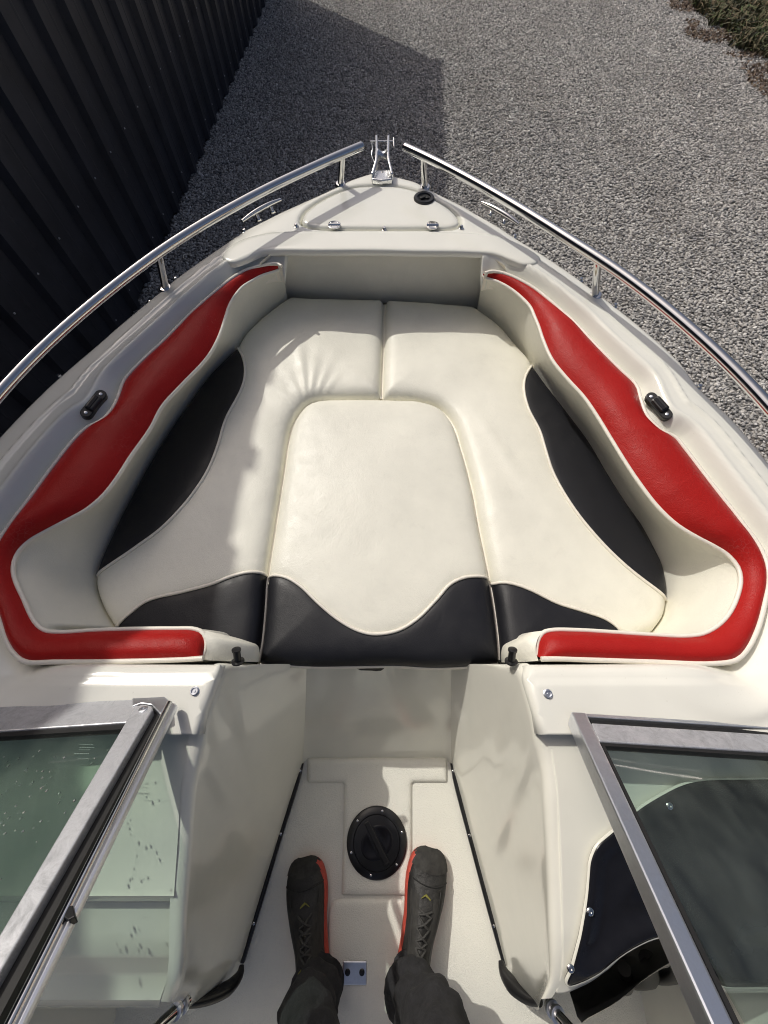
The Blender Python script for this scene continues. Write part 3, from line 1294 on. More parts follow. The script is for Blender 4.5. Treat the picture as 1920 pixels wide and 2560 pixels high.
back_r = backrest(R_out, R_in, R_seat, [P(1618, 1044, RIM + .02), P(1915, 1410, RIM + .02), P(1838, 1650, RIM + .02)],
                  [P(1490, 1040, RIM), P(1842, 1419, RIM), P(1755, 1585, RIM)], [P(1668, 1406, SEAT)], cap_r, 'seat_back')
back_l = backrest(L_out, L_in, L_seat, [P(284, 1021, RIM + .02), P(-22, 1405, RIM + .02), P(46, 1642, RIM + .02)],
                  [P(408, 1017, RIM), P(53, 1375, RIM), P(96, 1563, RIM)], [P(234, 1414, SEAT)], cap_l, 'seat_back')
back_r['label'] = 'starboard seat back in full sun, worn red top over cream face'
back_l['label'] = 'port seat back lying mostly in the shed shadow'

# ---- black fittings set in the gunwale wall beside each seat back
def side_fitting(u0, v0, u1, v1, tilt):
    a, b_ = P(u0, v0, .592), P(u1, v1, .592)
    c = (a + b_) / 2
    ax = (b_ - a)
    ln = ax.length
    ax.normalize()
    nrm = Vector((tilt * .45, 0, 1)).normalized()
    sd = nrm.cross(ax).normalized()
    nrm = ax.cross(sd).normalized()
    if nrm.z < 0:
        nrm = -nrm
    R = Matrix((ax, sd, nrm)).transposed()
    # plate with round ends
    ring = []
    r = .013
    h = ln / 2
    for k in range(9):
        t = -math.pi / 2 + math.pi * k / 8
        ring.append((h + math.cos(t) * r, math.sin(t) * r))
    for k in range(9):
        t = math.pi / 2 + math.pi * k / 8
        ring.append((-h + math.cos(t) * r, math.sin(t) * r))
    n = len(ring)
    V = [c + R @ Vector((x, y_, -.012)) for x, y_ in ring] + [c + R @ Vector((x, y_, .006)) for x, y_ in ring]
    Fc = [tuple(range(n))[::-1], tuple(range(n, 2 * n))] + [(i, (i + 1) % n, n + (i + 1) % n, n + i) for i in range(n)]
    pl_ = link('gunwale_light', V, Fc, M['plastic'], boat, smooth=False)
    bevel(pl_, .002)
    hood = link('light_hood', *merge([box_data(c + R @ Vector((0, -.002 * tilt, .008)), ln * .72, .024, .012, R)]), M['plastic'], pl_, smooth=False)
    bevel(hood, .006, 3)
    lens = link('light_lens', *box_data(c + R @ Vector((0, 0, .0145)), ln * .6, .008, .002, R), M['dash'], pl_, smooth=False)
    bevel(lens, .0008)
    for e in (h, -h):
        screw('light_screw', c + R @ Vector((e, 0, .006)), .0042, pl_, nrm, M['alu_clean'], h=.0012)


side_fitting(216, 1034, 253, 988, 1)
side_fitting(1627, 994, 1666, 1038, -1)

# ---- bow rails
def rail(pts, zs, posts, nm):
    path = relax(spline([P(u, v, z) for (u, v), z in zip(pts, zs)], .02), 40)
    r = link(nm, *tube_data(path, .0138, 18), M['chrome'], boat)
    autosmooth(r, 50)
    # rounded end
    t = (path[0] - path[1]).normalized()
    lathe('rail_end', path[0], [(.0138, 0), (.0125, .004), (.008, .007), (.0005, .008)], M['chrome'], r, 18, rot_to(t))
    for (u0, v0, u1, v1) in posts:
        base = P(u0, v0, DECK)
        base.z = DECK - .008
        zt = None
        # the post meets the tube from below
        best = min(path, key=lambda q: (Vector((q.x, q.y, 0)) - Vector((P(u1, v1, q.z).x, P(u1, v1, q.z).y, 0))).length)
        p_ = link('rail_post', *tube_data([base, base.lerp(best, .97)], .0105, 14), M['chrome'], r)
        autosmooth(p_, 50)
        ax = (best - base).normalized()
        lathe('post_base', base, [(.020, 0), (.020, .004), (.0165, .009), (.0108, .010)], M['chrome'], r, 18, rot_to((ax + Vector((0, 0, 2))).normalized()))
    return r


rail([(1013, 369), (1060, 389), (1134, 428), (1201, 463), (1297, 521), (1360, 557), (1423, 602), (1508, 651), (1572, 697), (1664, 769), (1755, 847), (1847, 934), (1920, 1012), (2010, 1118), (2090, 1230)],
     [.695, .697, .70, .703, .706, .708, .71, .712, .713, .714, .715, .715, .715, .715, .71],
     [(1063, 465, 1047, 393), (1490, 736, 1500, 648)], 'bow_rail')
rail([(903, 366), (852, 386), (752, 432), (660, 474), (579, 519), (489, 569), (393, 632), (300, 702), (217, 769), (145, 830), (72, 899), (0, 976), (-90, 1085), (-170, 1200)],
     [.695, .697, .70, .703, .706, .708, .71, .712, .713, .714, .715, .715, .715, .71],
     [(851, 458, 869, 390), (411, 717, 407, 640)], 'bow_rail')

# ---- bow roller
def bow_roller():
    zb = DECK + .004
    base_px = [(930, 447), (929, 440), (940, 425), (972, 425), (982, 440), (981, 447), (955, 450)]
    base = trace(base_px, zb + .012)
    cen = sum(base, Vector()) / len(base)
    n = len(base)
    V = [Vector((p.x, p.y, zb - .006)) for p in base] + [Vector((p.x, p.y, zb + .012)) for p in base]
    Fc = [tuple(range(n)), tuple(range(n, 2 * n))] + [(i, (i + 1) % n, n + (i + 1) % n, n + i) for i in range(n)]
    root = link('bow_roller', V, Fc, M['cast'], boat, smooth=False)
    recalc(root)
    bevel(root, .004, 3)
    for u, v in ((937, 442), (973, 442), (956, 430)):
        screw('roller_screw', P(u, v, zb + .012), .005, root, h=.0015)
    for side in (-1, 1):
        pts = [(931 if side < 0 else 980, 442, zb + .012), (936 if side < 0 else 976, 424, zb + .022), (940 if side < 0 else 972, 408, zb + .030), (941.5 if side < 0 else 970, 385, zb + .034), (941 if side < 0 else 971, 345, zb + .030)]
        path = spline([P(*q) for q in pts], .008)
        rows = []
        for q in path:
            rows.append([q + Vector((-.005, 0, .010)), q + Vector((.005, 0, .010)), q + Vector((.005, 0, -.03)), q + Vector((-.005, 0, -.03))])
        V, Fc = loft(rows, closed=True)
        Fc += [(0, 1, 2, 3), tuple(len(V) - 4 + k_ for k_ in range(4))]
        arm = link('roller_arm', V, Fc, M['cast'], root, smooth=False)
        recalc(arm)
        bevel(arm, .0035, 3)
    a, b_ = P(943, 388, zb + .028), P(969, 388, zb + .028)
    ax = (b_ - a)
    Lr = ax.length
    lathe('roller_wheel', a, [(.020, 0), (.020, .003), (.012, Lr * .35), (.011, Lr * .5), (.012, Lr * .65), (.020, Lr - .003), (.020, Lr)], M['cast'], root, 24, rot_to(ax))
    a, b_ = P(926, 353, zb + .036), P(984, 354, zb + .036)
    tube('roller_pin', [a, b_], .0035, M['chrome'], root, 10)
    tube('pin_clip', [b_ + Vector((0, .014, .004)), b_, b_ + Vector((.001, -.028, -.004))], .0035, M['chrome'], root, 8)
    ch = [P(929, 356, zb + .03), P(931, 372, zb + .018), P(929, 384, zb + .01), P(933, 400, zb + .012), P(938, 412, zb + .022)]
    tube('pin_cord', spline(ch, .004), .0016, M['alu_clean'], root, 6)


bow_roller()

# ---- cleats on the outside of the gunwale
def cleat(u0, v0, u1, v1, f0, f1):
    z = DECK - .004
    a, b_ = P(u0, v0, z + .004), P(u1, v1, z + .004)
    pts = [a, a.lerp(b_, .25) + Vector((0, 0, .004)), a.lerp(b_, .5) + Vector((0, 0, .005)), a.lerp(b_, .75) + Vector((0, 0, .004)), b_]
    path = spline(pts, .008)
    n = len(path)
    rr = [.0050 + .0038 * math.sin(math.pi * i / (n - 1)) for i in range(n)]
    c = link('cleat', *tube_data(path, rr, 12), M['chrome'], boat)
    autosmooth(c, 50)
    for f in (f0, f1):
        top = a.lerp(b_, f)
        foot = top + Vector((-.007 * (1 if top.x > 0 else -1), -.012, -.020))
        link('cleat_foot', *tube_data([top, top.lerp(foot, .6), foot], [.006, .007, .012], 12), M['chrome'], c)


cleat(605, 553, 702, 499, .36, .72)
cleat(1204, 506, 1297, 561, .3, .66)

# ================================================================== SEAT CUSHIONS
FILL = trace([(647, 1655), (650, 1600), (659, 1510), (664, 1438), (685, 1300), (704, 1180), (724, 1062), (738, 1033), (763, 1004), (796, 991), (860, 988), (946, 988), (1000, 989), (1047, 992), (1100, 1009), (1134, 1047),
              (1153, 1100), (1182, 1206), (1199, 1300), (1228, 1438), (1240, 1510), (1251, 1600), (1254, 1655)], SEAT)
# walk the filler's aft edge
FILL[0] = P(640, 1657, SEAT)
fill_side = spline(FILL, .008)
fill_aft = spline(trace([(1254, 1655), (1182, 1664), (1090, 1668), (990, 1663), (880, 1664), (780, 1665), (690, 1660), (640, 1657)], SEAT), .008)
fill_poly = fill_side + fill_aft[1:-1]
SCALLOP = trace([(661, 1436), (690, 1438), (719, 1446), (753, 1467), (801, 1513), (849, 1552), (897, 1578), (936, 1586), (994, 1577), (1042, 1549), (1090, 1501), (1124, 1463), (1158, 1446), (1190, 1441), (1229, 1440)], SEAT)
scal = spline(SCALLOP, .006)


def nearest(poly, p):
    return min(range(len(poly)), key=lambda i: (poly[i].x - p.x) ** 2 + (poly[i].y - p.y) ** 2)


def between(poly, a, b_):
    """closed ring walked from the point nearest a to the one nearest b"""
    i, j = nearest(poly, a), nearest(poly, b_)
    return poly[i:j + 1] if i <= j else poly[i:] + poly[:j + 1]


def cushion_z(edge_d, seam_d, base, crown, hill, extra=None, drop=.026, er=.014):
    def f(x, y):
        e = edge_d(x, y, .25)
        z = base + crown * (1 - math.exp(-e / .10)) - drop * math.exp(-e / er) - drop * .5 * math.exp(-(e / .004))
        if seam_d:
            z -= .005 * math.exp(-seam_d(x, y, .1) / .010)
        z += hill * noise.noise(Vector((x * 5.5, y * 5.5, 7))) + hill * .45 * noise.noise(Vector((x * 15, y * 15, 3)))
        if extra:
            z += extra(x, y)
        return z
    return f


def make_cushion(name, label, outline, panels, seams, extra=None, crown=.012, hill=.0022, edge_pipes=()):
    cx = sum(p.x for p in outline) / len(outline)
    cy = sum(p.y for p in outline) / len(outline)
    root = empty(name, (cx, cy, SEAT - .09), label, 'cushion', 'bow seat cushions')
    ed = Dist(segs_of(outline, True), .04)
    sd = Dist([q for s_ in seams for q in segs_of(s_)], .04) if seams else None
    zf = cushion_z(ed, sd, SEAT, crown, hill, extra)
    for nm, poly, mat, lab in panels:
        o = field(nm, poly, zf, M[mat], root, .0085)
        if lab:
            o['label'] = lab
    # boxing down the sides
    ring = outline + [outline[0]]
    rows = [[Vector((p.x, p.y, zf(p.x, p.y) + .0004)) for p in ring], [Vector((p.x, p.y, SEAT - .085)) for p in ring]]
    o = link('side_band', *loft(rows), M['vinyl'], root)
    link('underside', [Vector((p.x, p.y, SEAT - .085)) for p in outline], [tuple(range(len(outline)))], M['vinyl'], root, smooth=False)
    for s_ in seams:
        tube('piping', [Vector((p.x, p.y, zf(p.x, p.y) + .0030)) for p in s_], .0042, M['piping'], root, 8)
    for s_ in edge_pipes:
        tube('piping', [Vector((p.x, p.y, zf(p.x, p.y) + .0015)) for p in s_], .0040, M['piping'], root, 8)
    return root


# --- filler in the middle
ring = fill_poly
a0, a1 = fill_side[nearest(fill_side[:len(fill_side) // 2], scal[0])], None
iL = nearest(fill_side[:len(fill_side) // 2], scal[0])
half = len(fill_side) // 2
iR = half + nearest(fill_side[half:], scal[-1])
scal[0] = fill_side[iL].copy()
scal[-1] = fill_side[iR].copy()
cream = fill_side[iL:iR + 1] + scal[-2:0:-1]
blackp = fill_side[iR:] + fill_aft[1:-1] + fill_side[:iL + 1] + scal[1:-1]
make_cushion('filler_cushion', 'centre filler cushion with black scalloped aft edge, between the two side cushions', fill_poly,
             [('cream_panel', cream, 'vinyl', None), ('black_panel', blackp, 'black', 'black vinyl end with a scalloped cream piping')], [scal],
             crown=.016, hill=.0016, edge_pipes=[fill_side[iL - 2:iR + 3], fill_aft])

# --- port and starboard cushions
GAP = .004


def offset_line(line, d):
    out = []
    n = len(line)
    for i in range(n):
        t = (line[min(i + 1, n - 1)] - line[max(i - 1, 0)])
        t.z = 0
        t.normalize()
        out.append(line[i] + Vector((t.y, -t.x, 0)) * d)
    return out


top_i = nearest(fill_side, P(953, 988, SEAT))
seam_mid = spline(trace([(954, 984), (955, 930), (959, 840), (962, 741)], SEAT), .01)
# port: seat line (bow -> aft), aft edge, filler side (aft -> bow), middle seam, bulkhead
ls = spline([Vector((p.x, p.y, SEAT)) for p in L_seat], .010)
rs_ = spline([Vector((p.x, p.y, SEAT)) for p in R_seat], .010)
fl = offset_line(fill_side[:top_i], -GAP)      # travels aft -> bow on the port side
fr_ = offset_line(fill_side[top_i:], -GAP)     # travels bow -> aft on the starboard side
sm_l = [p + Vector((-GAP * .6, 0, 0)) for p in seam_mid]
sm_r = [p + Vector((GAP * .6, 0, 0)) for p in seam_mid]
aft_l2 = spline(trace([(277, 1572), (330, 1610), (480, 1640), (632, 1657)], SEAT), .012)
aft_r2 = spline(trace([(1264, 1657), (1420, 1640), (1570, 1610), (1645, 1577)], SEAT), .012)
bk_l = spline(trace([(961, 739), (840, 736), (717, 733)], SEAT), .012)
bk_r = spline(trace([(1195, 757), (1080, 747), (964, 739)], SEAT), .012)
fl = [p for p in fl if p.y > aft_l2[-1].y + .004]
fr_ = [p for p in fr_ if p.y > aft_r2[0].y + .004]
out_l = ls + aft_l2[1:] + fl + sm_l[1:] + bk_l[1:-1]
out_r = rs_[::-1] + bk_r[1:] + sm_r[::-1][1:] + fr_ + aft_r2[:-1]


def dedupe(poly, eps=.003):
    out = [poly[0]]
    for p in poly[1:]:
        if (p - out[-1]).length > eps:
            out.append(p)
    if (out[0] - out[-1]).length < eps:
        out.pop()
    return out


out_l, out_r = dedupe(out_l), dedupe(out_r)


def ccw(poly):
    a = sum(p.x * q.y - q.x * p.y for p, q in zip(poly, poly[1:] + poly[:1]))
    return poly if a > 0 else poly[::-1]


out_l, out_r = ccw(out_l), ccw(out_r)
side_l = spline(trace([(591, 863), (609, 898), (614, 939), (605, 976), (568, 1049), (547, 1118), (518, 1186), (474, 1252), (412, 1319), (344, 1369), (275, 1413), (229, 1437)], SEAT), .008)
aftp_l = spline(trace([(277, 1568), (321, 1536), (367, 1504), (458, 1481), (527, 1463), (586, 1440), (628, 1430), (662, 1429)], SEAT), .008)
side_r = spline(trace([(1334, 905), (1313, 944), (1309, 980), (1320, 1026), (1348, 1081), (1362, 1127), (1380, 1182), (1411, 1243), (1458, 1310), (1526, 1383), (1595, 1442), (1641, 1474), (1679, 1497)], SEAT), .008)
aftp_r = spline(trace([(1234, 1454), (1260, 1455), (1288, 1461), (1329, 1477), (1389, 1507), (1458, 1529), (1508, 1545), (1536, 1561), (1555, 1577)], SEAT), .008)


def snap(line, poly):
    line[0] = poly[nearest(poly, line[0])].copy()
    line[-1] = poly[nearest(poly, line[-1])].copy()
    # drop samples that strayed over the outline
    mid = [p for p in line[1:-1] if inside([(q.x, q.y) for q in poly], p.x, p.y) and (p - line[0]).length > .006 and (p - line[-1]).length > .006]
    return [line[0]] + mid + [line[-1]]


def split(poly, line):
    """cut a ring along a line that starts and ends on ring points"""
    i, j = nearest(poly, line[0]), nearest(poly, line[-1])
    n = len(poly)
    A = [poly[(i + k) % n] for k in range((j - i) % n + 1)] + line[-2:0:-1]
    B = [poly[(j + k) % n] for k in range((i - j) % n + 1)] + line[1:-1]
    return A, B


def cut_side(poly, side, aft):
    side = snap(side, poly)
    A, B = split(poly, side)
    small, rest = sorted((A, B), key=lambda q: abs(sum(p.x * r.y - r.x * p.y for p, r in zip(q, q[1:] + q[:1]))))
    aft = snap(aft, rest)
    A, B = split(rest, aft)
    small2, rest2 = sorted((A, B), key=lambda q: abs(sum(p.x * r.y - r.x * p.y for p, r in zip(q, q[1:] + q[:1]))))
    return small, small2, rest2, side, aft


PUCK = P(772, 1030, SEAT)


def puckers(x, y):
    dx, dy = x - PUCK.x, y - PUCK.y
    r = math.hypot(dx, dy)
    a = math.atan2(dy, dx)
    if r > .34:
        return 0
    w = math.exp(-(r / .085) ** 1.3)
    ang = a * 180 / math.pi
    z = 0
    for c, wd, am, rr in ((60, 4, .0055, .13), (74, 4, .007, .16), (88, 5, .008, .19), (101, 4, .0085, .26), (118, 5, .005, .13), (140, 5, .004, .10), (158, 5, .004, .10)):
        z += am * math.exp(-((ang - c) / wd) ** 2) * math.exp(-(r / rr) ** 2) * sstep(.0, .03, r)
    z += .0012 * w * math.sin(a * 34 + 6 * noise.noise(Vector((x * 20, y * 20, 0)))) * sstep(.005, .03, r)
    return z


def creases_r(x, y):
    z = 0
    for (u0, v0, u1, v1, am, wd) in ((1170, 1000, 1350, 1290, .0035, .02), (1300, 840, 1335, 920, .004, .014), (1260, 1120, 1480, 1420, .003, .03), (1200, 1180, 1330, 1420, .0025, .03)):
        a, b_ = P(u0, v0, SEAT), P(u1, v1, SEAT)
        d = b_ - a
        t = ((x - a.x) * d.x + (y - a.y) * d.y) / d.length_squared
        if -.1 < t < 1.1:
            q = abs((x - a.x) * d.y - (y - a.y) * d.x) / d.length
            z += am * math.exp(-(q / wd) ** 2) * math.sin(math.pi * min(1, max(0, t)))
    return z


sl, al, ml, sline, aline = cut_side(out_l, side_l, aftp_l)
edge_part = between(out_l, fl[0], sm_l[-1]) if nearest(out_l, fl[0]) < nearest(out_l, sm_l[-1]) else between(out_l, sm_l[-1], fl[0])
make_cushion('side_cushion', 'port cushion with gathered puckers at the filler corner, half in shadow', out_l,
             [('cream_panel', ml, 'vinyl', None), ('black_side_panel', sl, 'black', None), ('black_aft_panel', al, 'black', None)], [sline, aline], puckers, hill=.0030, edge_pipes=[[fl[i] for i in range(len(fl))], sm_l])
sr, ar, mr, sline, aline = cut_side(out_r, side_r, aftp_r)
make_cushion('side_cushion', 'starboard cushion in full sun with long soft creases', out_r,
             [('cream_panel', mr, 'vinyl', None), ('black_side_panel', sr, 'black', None), ('black_aft_panel', ar, 'black', None)], [sline, aline], creases_r, hill=.0026, edge_pipes=[fr_, sm_r])

# plinth under the cushions
plinth = [Vector((p.x, p.y, SEAT - .088)) for p in (spline(R_seat, .05)[::-1] + spline(L_seat, .05))]
plinth = [Vector((p.x * 1.06, p.y + (.02 if p.y > 1 else 0), p.z)) for p in plinth]
link('seat_base', plinth, [tuple(range(len(plinth)))], M['gel_inner'], boat, smooth=False)

# ================================================================== LINER: BULKHEAD, WALK-THROUGH, FLOOR
def wall_loft(name, top, bottom, mat, n=60, fillet=0.0, side=1, rows_n=14):
    a = relax(resample(spline(top, .01), n), 3 if fillet else 0)
    b_ = resample(spline(bottom, .01), n)
    rows = []
    if fillet:
        for k in range(6):
            t = k / 6
            row = []
            for p, q in zip(a, b_):
                f = fillet * sstep(.40, .56, p.z)
                o_ = p + Vector((side * f, 0, -.0012))
                c_ = p.lerp(q, max(.002, f * 1.6))
                row.append(o_ * (1 - t) ** 2 + p * 2 * t * (1 - t) + c_ * t * t)
            rows.append(row)
    for k in range(rows_n + 1):
        t = k / rows_n
        row = []
        for p, q in zip(a, b_):
            f = max(.002, fillet * 1.6 * sstep(.40, .56, p.z)) if fillet else 0
            tt = f + (1 - f) * t
            row.append(p.lerp(q, tt))
        rows.append(row)
    o = link(name, *loft(rows), mat, boat)
    recalc(o)
    return o, a, b_


# bulkhead under the filler cushion, slightly sloping, with rounded corners into the walls
bh_top = trace([(762, 1660), (780, 1668), (850, 1668), (945, 1666), (1050, 1668), (1112, 1668), (1132, 1660)], SEAT - .07)
bh_bot = trace([(757, 1912), (768, 1900), (850, 1897), (945, 1896), (1040, 1897), (1116, 1900), (1128, 1912)], 0.0)
wall_loft('bulkhead', bh_top, bh_bot, M['gel_inner'])

ridge_l = trace([(768, 1661), (700, 1660), (620, 1661), (560, 1662), (546, 1700), (517, 1780), (508, 1835), (489, 1911), (481, 1974), (473, 2122), (463, 2249), (461, 2333), (459, 2400), (448, 2460), (428, 2505)],
                [.33, .40, .50, .572, .583, .585, .582, .577, .573, .563, .553, .545, .535, .52, .50])
floor_l = trace([(757, 1912), (754, 1922), (750, 1934), (745, 1950), (738, 1972), (726, 2010), (714, 2050), (703, 2085), (690, 2128), (668, 2198), (650, 2257), (628, 2330), (608, 2396), (575, 2470), (470, 2540)], 0.0)
wl, wl_top, wl_bot = wall_loft('walkway_wall', ridge_l, floor_l, M['gel_inner'], 90, .026, -1)
ridge_r = trace([(1128, 1661), (1190, 1660), (1250, 1660), (1296, 1662), (1309, 1700), (1332, 1784), (1340, 1835), (1355, 1890), (1363, 1995), (1370, 2122), (1374, 2249), (1375, 2333), (1377, 2400), (1374, 2450), (1352, 2497)],
                [.33, .40, .50, .572, .583, .585, .582, .577, .573, .563, .553, .545, .535, .52, .50])
floor_r = trace([(1128, 1912), (1131, 1922), (1134, 1934), (1138, 1950), (1144, 1972), (1153, 2005), (1163, 2045), (1173, 2085), (1185, 2128), (1204, 2198), (1220, 2257), (1240, 2332), (1258, 2402), (1282, 2470), (1345, 2530)], 0.0)
wr, wr_top, wr_bot = wall_loft('walkway_wall', ridge_r, floor_r, M['gel_inner'], 90, .026, 1)

# cockpit floor
fl_poly = []
fl_pts = [(-1.0, -3.4), (1.0, -3.4), (1.0, -.12), (-1.0, -.12)]
quad_obj('cockpit_floor', [Vector((x, y_, 0)) for x, y_ in fl_pts], M['gel_floor'], boat)


def raised(name, px, h, mat, r=.007, soft=.010):
    poly = spline_round([P(u, v, 0) for u, v in px], r)
    D = Dist(segs_of(poly, True), .03)
    return field(name, poly, lambda x, y_: h + .001 - (h) * math.exp(-D(x, y_, .08) / (soft * .4)), mat, boat, .010)


def spline_round(pts, r):
    """polygon with rounded corners"""
    out = []
    n = len(pts)
    for i in range(n):
        p, a, b_ = pts[i], pts[i - 1], pts[(i + 1) % n]
        da, db = (a - p), (b_ - p)
        ra = min(r, da.length * .45)
        rb = min(r, db.length * .45)
        s0_, s1_ = p + da.normalized() * ra, p + db.normalized() * rb
        for k in range(6):
            t = k / 5
            out.append(s0_ * (1 - t) ** 2 + p * 2 * t * (1 - t) + s1_ * t * t)
        seg = (pts[(i + 1) % n] - p)
        m = int(seg.length / .015)
        e0 = s1_
        q = pts[(i + 1) % n]
        e1 = q + (p - q).normalized() * min(r, (p - q).length * .45)
        for k in range(1, m):
            out.append(e0.lerp(e1, k / m))
    return dedupe(out, .0015)


raised('floor_panel', [(768, 1893), (1118, 1893), (1118, 1956), (1030, 1956), (1030, 2100), (1030, 2238), (854, 2238), (858, 2100), (860, 1957), (768, 1957)], .011, M['gel_floor'], .008)
raised('floor_panel', [(838, 2246), (1012, 2246), (1020, 2320), (1026, 2420), (1020, 2700), (840, 2700), (818, 2420), (822, 2272)], .006, M['gel_floor'], .02)

# inspection plate
pc = P(942, 2104, .012)
plate = lathe('inspection_plate', pc, [(.0835, 0), (.0835, .004), (.080, .007), (.0655, .0085), (.0645, .0055), (.0635, .0055), (.0625, .009), (.060, .0095), (.0005, .0095)], M['plastic'], boat, 56)
for k in range(6):
    a = math.radians(78 - k * 60)
    screw('plate_screw', pc + Vector((math.cos(a) * .0735, math.sin(a) * .0735, .0076)), .0032, plate, h=.0012)
# grip pockets: shallow dishes with a bar between
for sgn_, rotz in ((1, math.radians(32)), (-1, math.radians(32))):
    R = Matrix.Rotation(rotz, 3, 'Z')
    ring = []
    for k in range(15):
        a = math.radians(-72 + 144 * k / 14)
        ring.append(Vector((math.cos(a) * .046 * 1.0, math.sin(a) * .046, 0)))
    ring = [Vector((max(.010, q.x), q.y * .82, 0)) for q in ring]
    ring += [Vector((.010, .036, 0)), Vector((.010, -.036, 0))]
    # rim
    rim = [pc + R @ Vector((q.x * sgn_, q.y * sgn_, .0105)) for q in ring]
    cen = pc + R @ Vector((.024 * sgn_, 0, .0105))
    inn = [cen + (q - cen) * .86 + Vector((0, 0, .0002)) for q in rim]
    low = [cen + (q - cen) * .62 + Vector((0, 0, -.0006)) for q in rim]
    n = len(rim)
    V, Fc = loft([rim, [p + Vector((0, 0, .0016)) for p in inn], low], closed=True)
    Fc.append(tuple(2 * n + k for k in range(n)))
    g = link('grip_pocket', V, Fc, M['dash'], plate)
    recalc(g)
barR = Matrix.Rotation(math.radians(32), 3, 'Z')
bb_ = link('grip_bar', *box_data(pc + Vector((0, 0, .0115)), .014, .112, .006, barR), M['plastic'], plate, smooth=False)
bevel(bb_, .002)

# small metal catch on the floor
ctr = P(887, 2432, .008)
cp = link('floor_catch', *box_data(ctr, .060, .044, .004), M['alu_clean'], boat, smooth=False)
bevel(cp, .0018)
for dx in (-.018, .018):
    lathe('catch_bolt', ctr + Vector((dx, .002, .002)), [(.0068, 0), (.0068, .002), (.004, .0032), (.0005, .0034)], M['plastic'], cp, 14)

# black strips where the walls meet the floor
def strip(px, name):
    path = spline(trace(px, .010), .02)
    V, Fc = [], []
    fr = frames(path)
    rows = []
    for i, (p, (t, n, b_)) in enumerate(zip(path, fr)):
        w = .0052 if i > 1 else .002 + .0016 * i
        h = .012
        rows.append([p + b_ * w - n * h, p + b_ * w + n * .004, p + b_ * w * .5 + n * .006, p - b_ * w * .5 + n * .006, p - b_ * w + n * .004, p - b_ * w - n * h])
    o = link(name, *loft(rows), M['plastic'], boat)
    autosmooth(o, 40)
    L_ = len(path)
    for f in (.08, .42, .84):
        q = path[int(f * (L_ - 1))]
        screw('strip_screw', q + Vector((0, 0, .0055)), .0035, o, h=.0012)


strip([(757, 1908), (738, 1974), (702, 2087), (668, 2200), (628, 2332), (606, 2405)], 'floor_strip')
strip([(1128, 1908), (1143, 1974), (1173, 2087), (1203, 2200), (1239, 2332), (1262, 2412)], 'floor_strip')


def grab(px, zz, rad, name):
    pts = trace(px, zz)
    path = spline(pts, .01)
    n = len(path)
    rr = []
    cp_ = len(rad) - 1
    for i in range(n):
        s_ = i / (n - 1) * cp_
        k = min(int(s_), cp_ - 1)
        rr.append(rad[k] + (rad[k + 1] - rad[k]) * (s_ - k))
    o = link(name, *tube_data(path, rr, 14, flat=.8), M['plastic'], boat)
    autosmooth(o, 60)


grab([(604, 2414), (601, 2432), (585, 2456), (555, 2480), (515, 2498), (470, 2508), (440, 2516)], [.05, .06, .08, .11, .14, .17, .19], [.006, .013, .017, .015, .013, .011, .009], 'corner_grip')
grab([(1252, 2402), (1257, 2424), (1272, 2450), (1296, 2478), (1322, 2498), (1350, 2506)], [.05, .06, .08, .11, .14, .17], [.006, .014, .018, .014, .011, .009], 'corner_grip')


def strut(px, zz, r):
    path = trace(px, zz)
    o = link('windscreen_strut', *tube_data(path, r, 14), M['chrome'], boat)
    autosmooth(o, 50)
    d = (path[1] - path[0]).normalized()
    for k in range(2):
        q = path[0] + d * (.010 + .018 * k)
        lathe('strut_collar', q, [(r, 0), (r * 1.45, .001), (r * 1.45, .007), (r, .008)], M['alu_clean'], o, 14, rot_to(d))


strut([(468, 2502), (380, 2580)], [.33, .42], .0095)
strut([(1372, 2512), (1440, 2590)], [.33, .42], .0095)

# ================================================================== DASH TOPS
def dash_sheet(rows_px, name, mat=None):
    rows = []
    n = 24
    for (v, z, xa, xb) in rows_px:
        a, b_ = P(xa, v, z), P(xb, v, z)
        rows.append([a.lerp(b_, k / (n - 1)) for k in range(n)])
    o = link(name, *loft(rows), mat or M['gel_inner'], boat)
    recalc(o)
    return o


dl = dash_sheet([(1784, .590, 489, -420), (1800, .584, 485, -420), (1850, .578, 475, -420), (1960, .574, 453, -420), (2122, .565, 443, -430), (2222, .556, 436, -440), (2240, .558, 435, -440), (2250, .548, 434, -440),
                 (2256, .520, 433, -440), (2330, .508, 432, -440), (2385, .500, 431, -440), (2396, .492, 430, -440), (2430, .455, 422, -440), (2442, .448, 420, -440), (2500, .440, 400, -440), (2512, .425, 398, -440), (2520, .34, 398, -440)], 'port_dash')
autosmooth(dl, 32)
# dark instrument panel
ip = [(1418, 2484), (1435, 2417), (1452, 2333), (1466, 2249), (1471, 2190), (1474, 2150), (1490, 2112), (1532, 2080), (1591, 2028), (1642, 1996), (1705, 1963), (1760, 1951), (1920, 1949), (2250, 1949), (2280, 2480), (1800, 2480), (1700, 2340), (1640, 2335), (1558, 2380), (1480, 2455)]


def ip_z(v):
    return .584 - .05 * (v - 1950) / 540 + .004


DASH_YZ = sorted((P(1500, v_, z_).y, z_) for v_, z_ in ((1784, .590), (1850, .578), (1960, .574), (2122, .565), (2222, .556), (2333, .545), (2420, .53), (2495, .50)))


def dash_z(y_):
    for (ya, za), (yb, zb) in zip(DASH_YZ, DASH_YZ[1:]):
        if ya <= y_ <= yb:
            return za + (zb - za) * (y_ - ya) / (yb - ya)
    return DASH_YZ[0][1] if y_ < DASH_YZ[0][0] else DASH_YZ[-1][1]


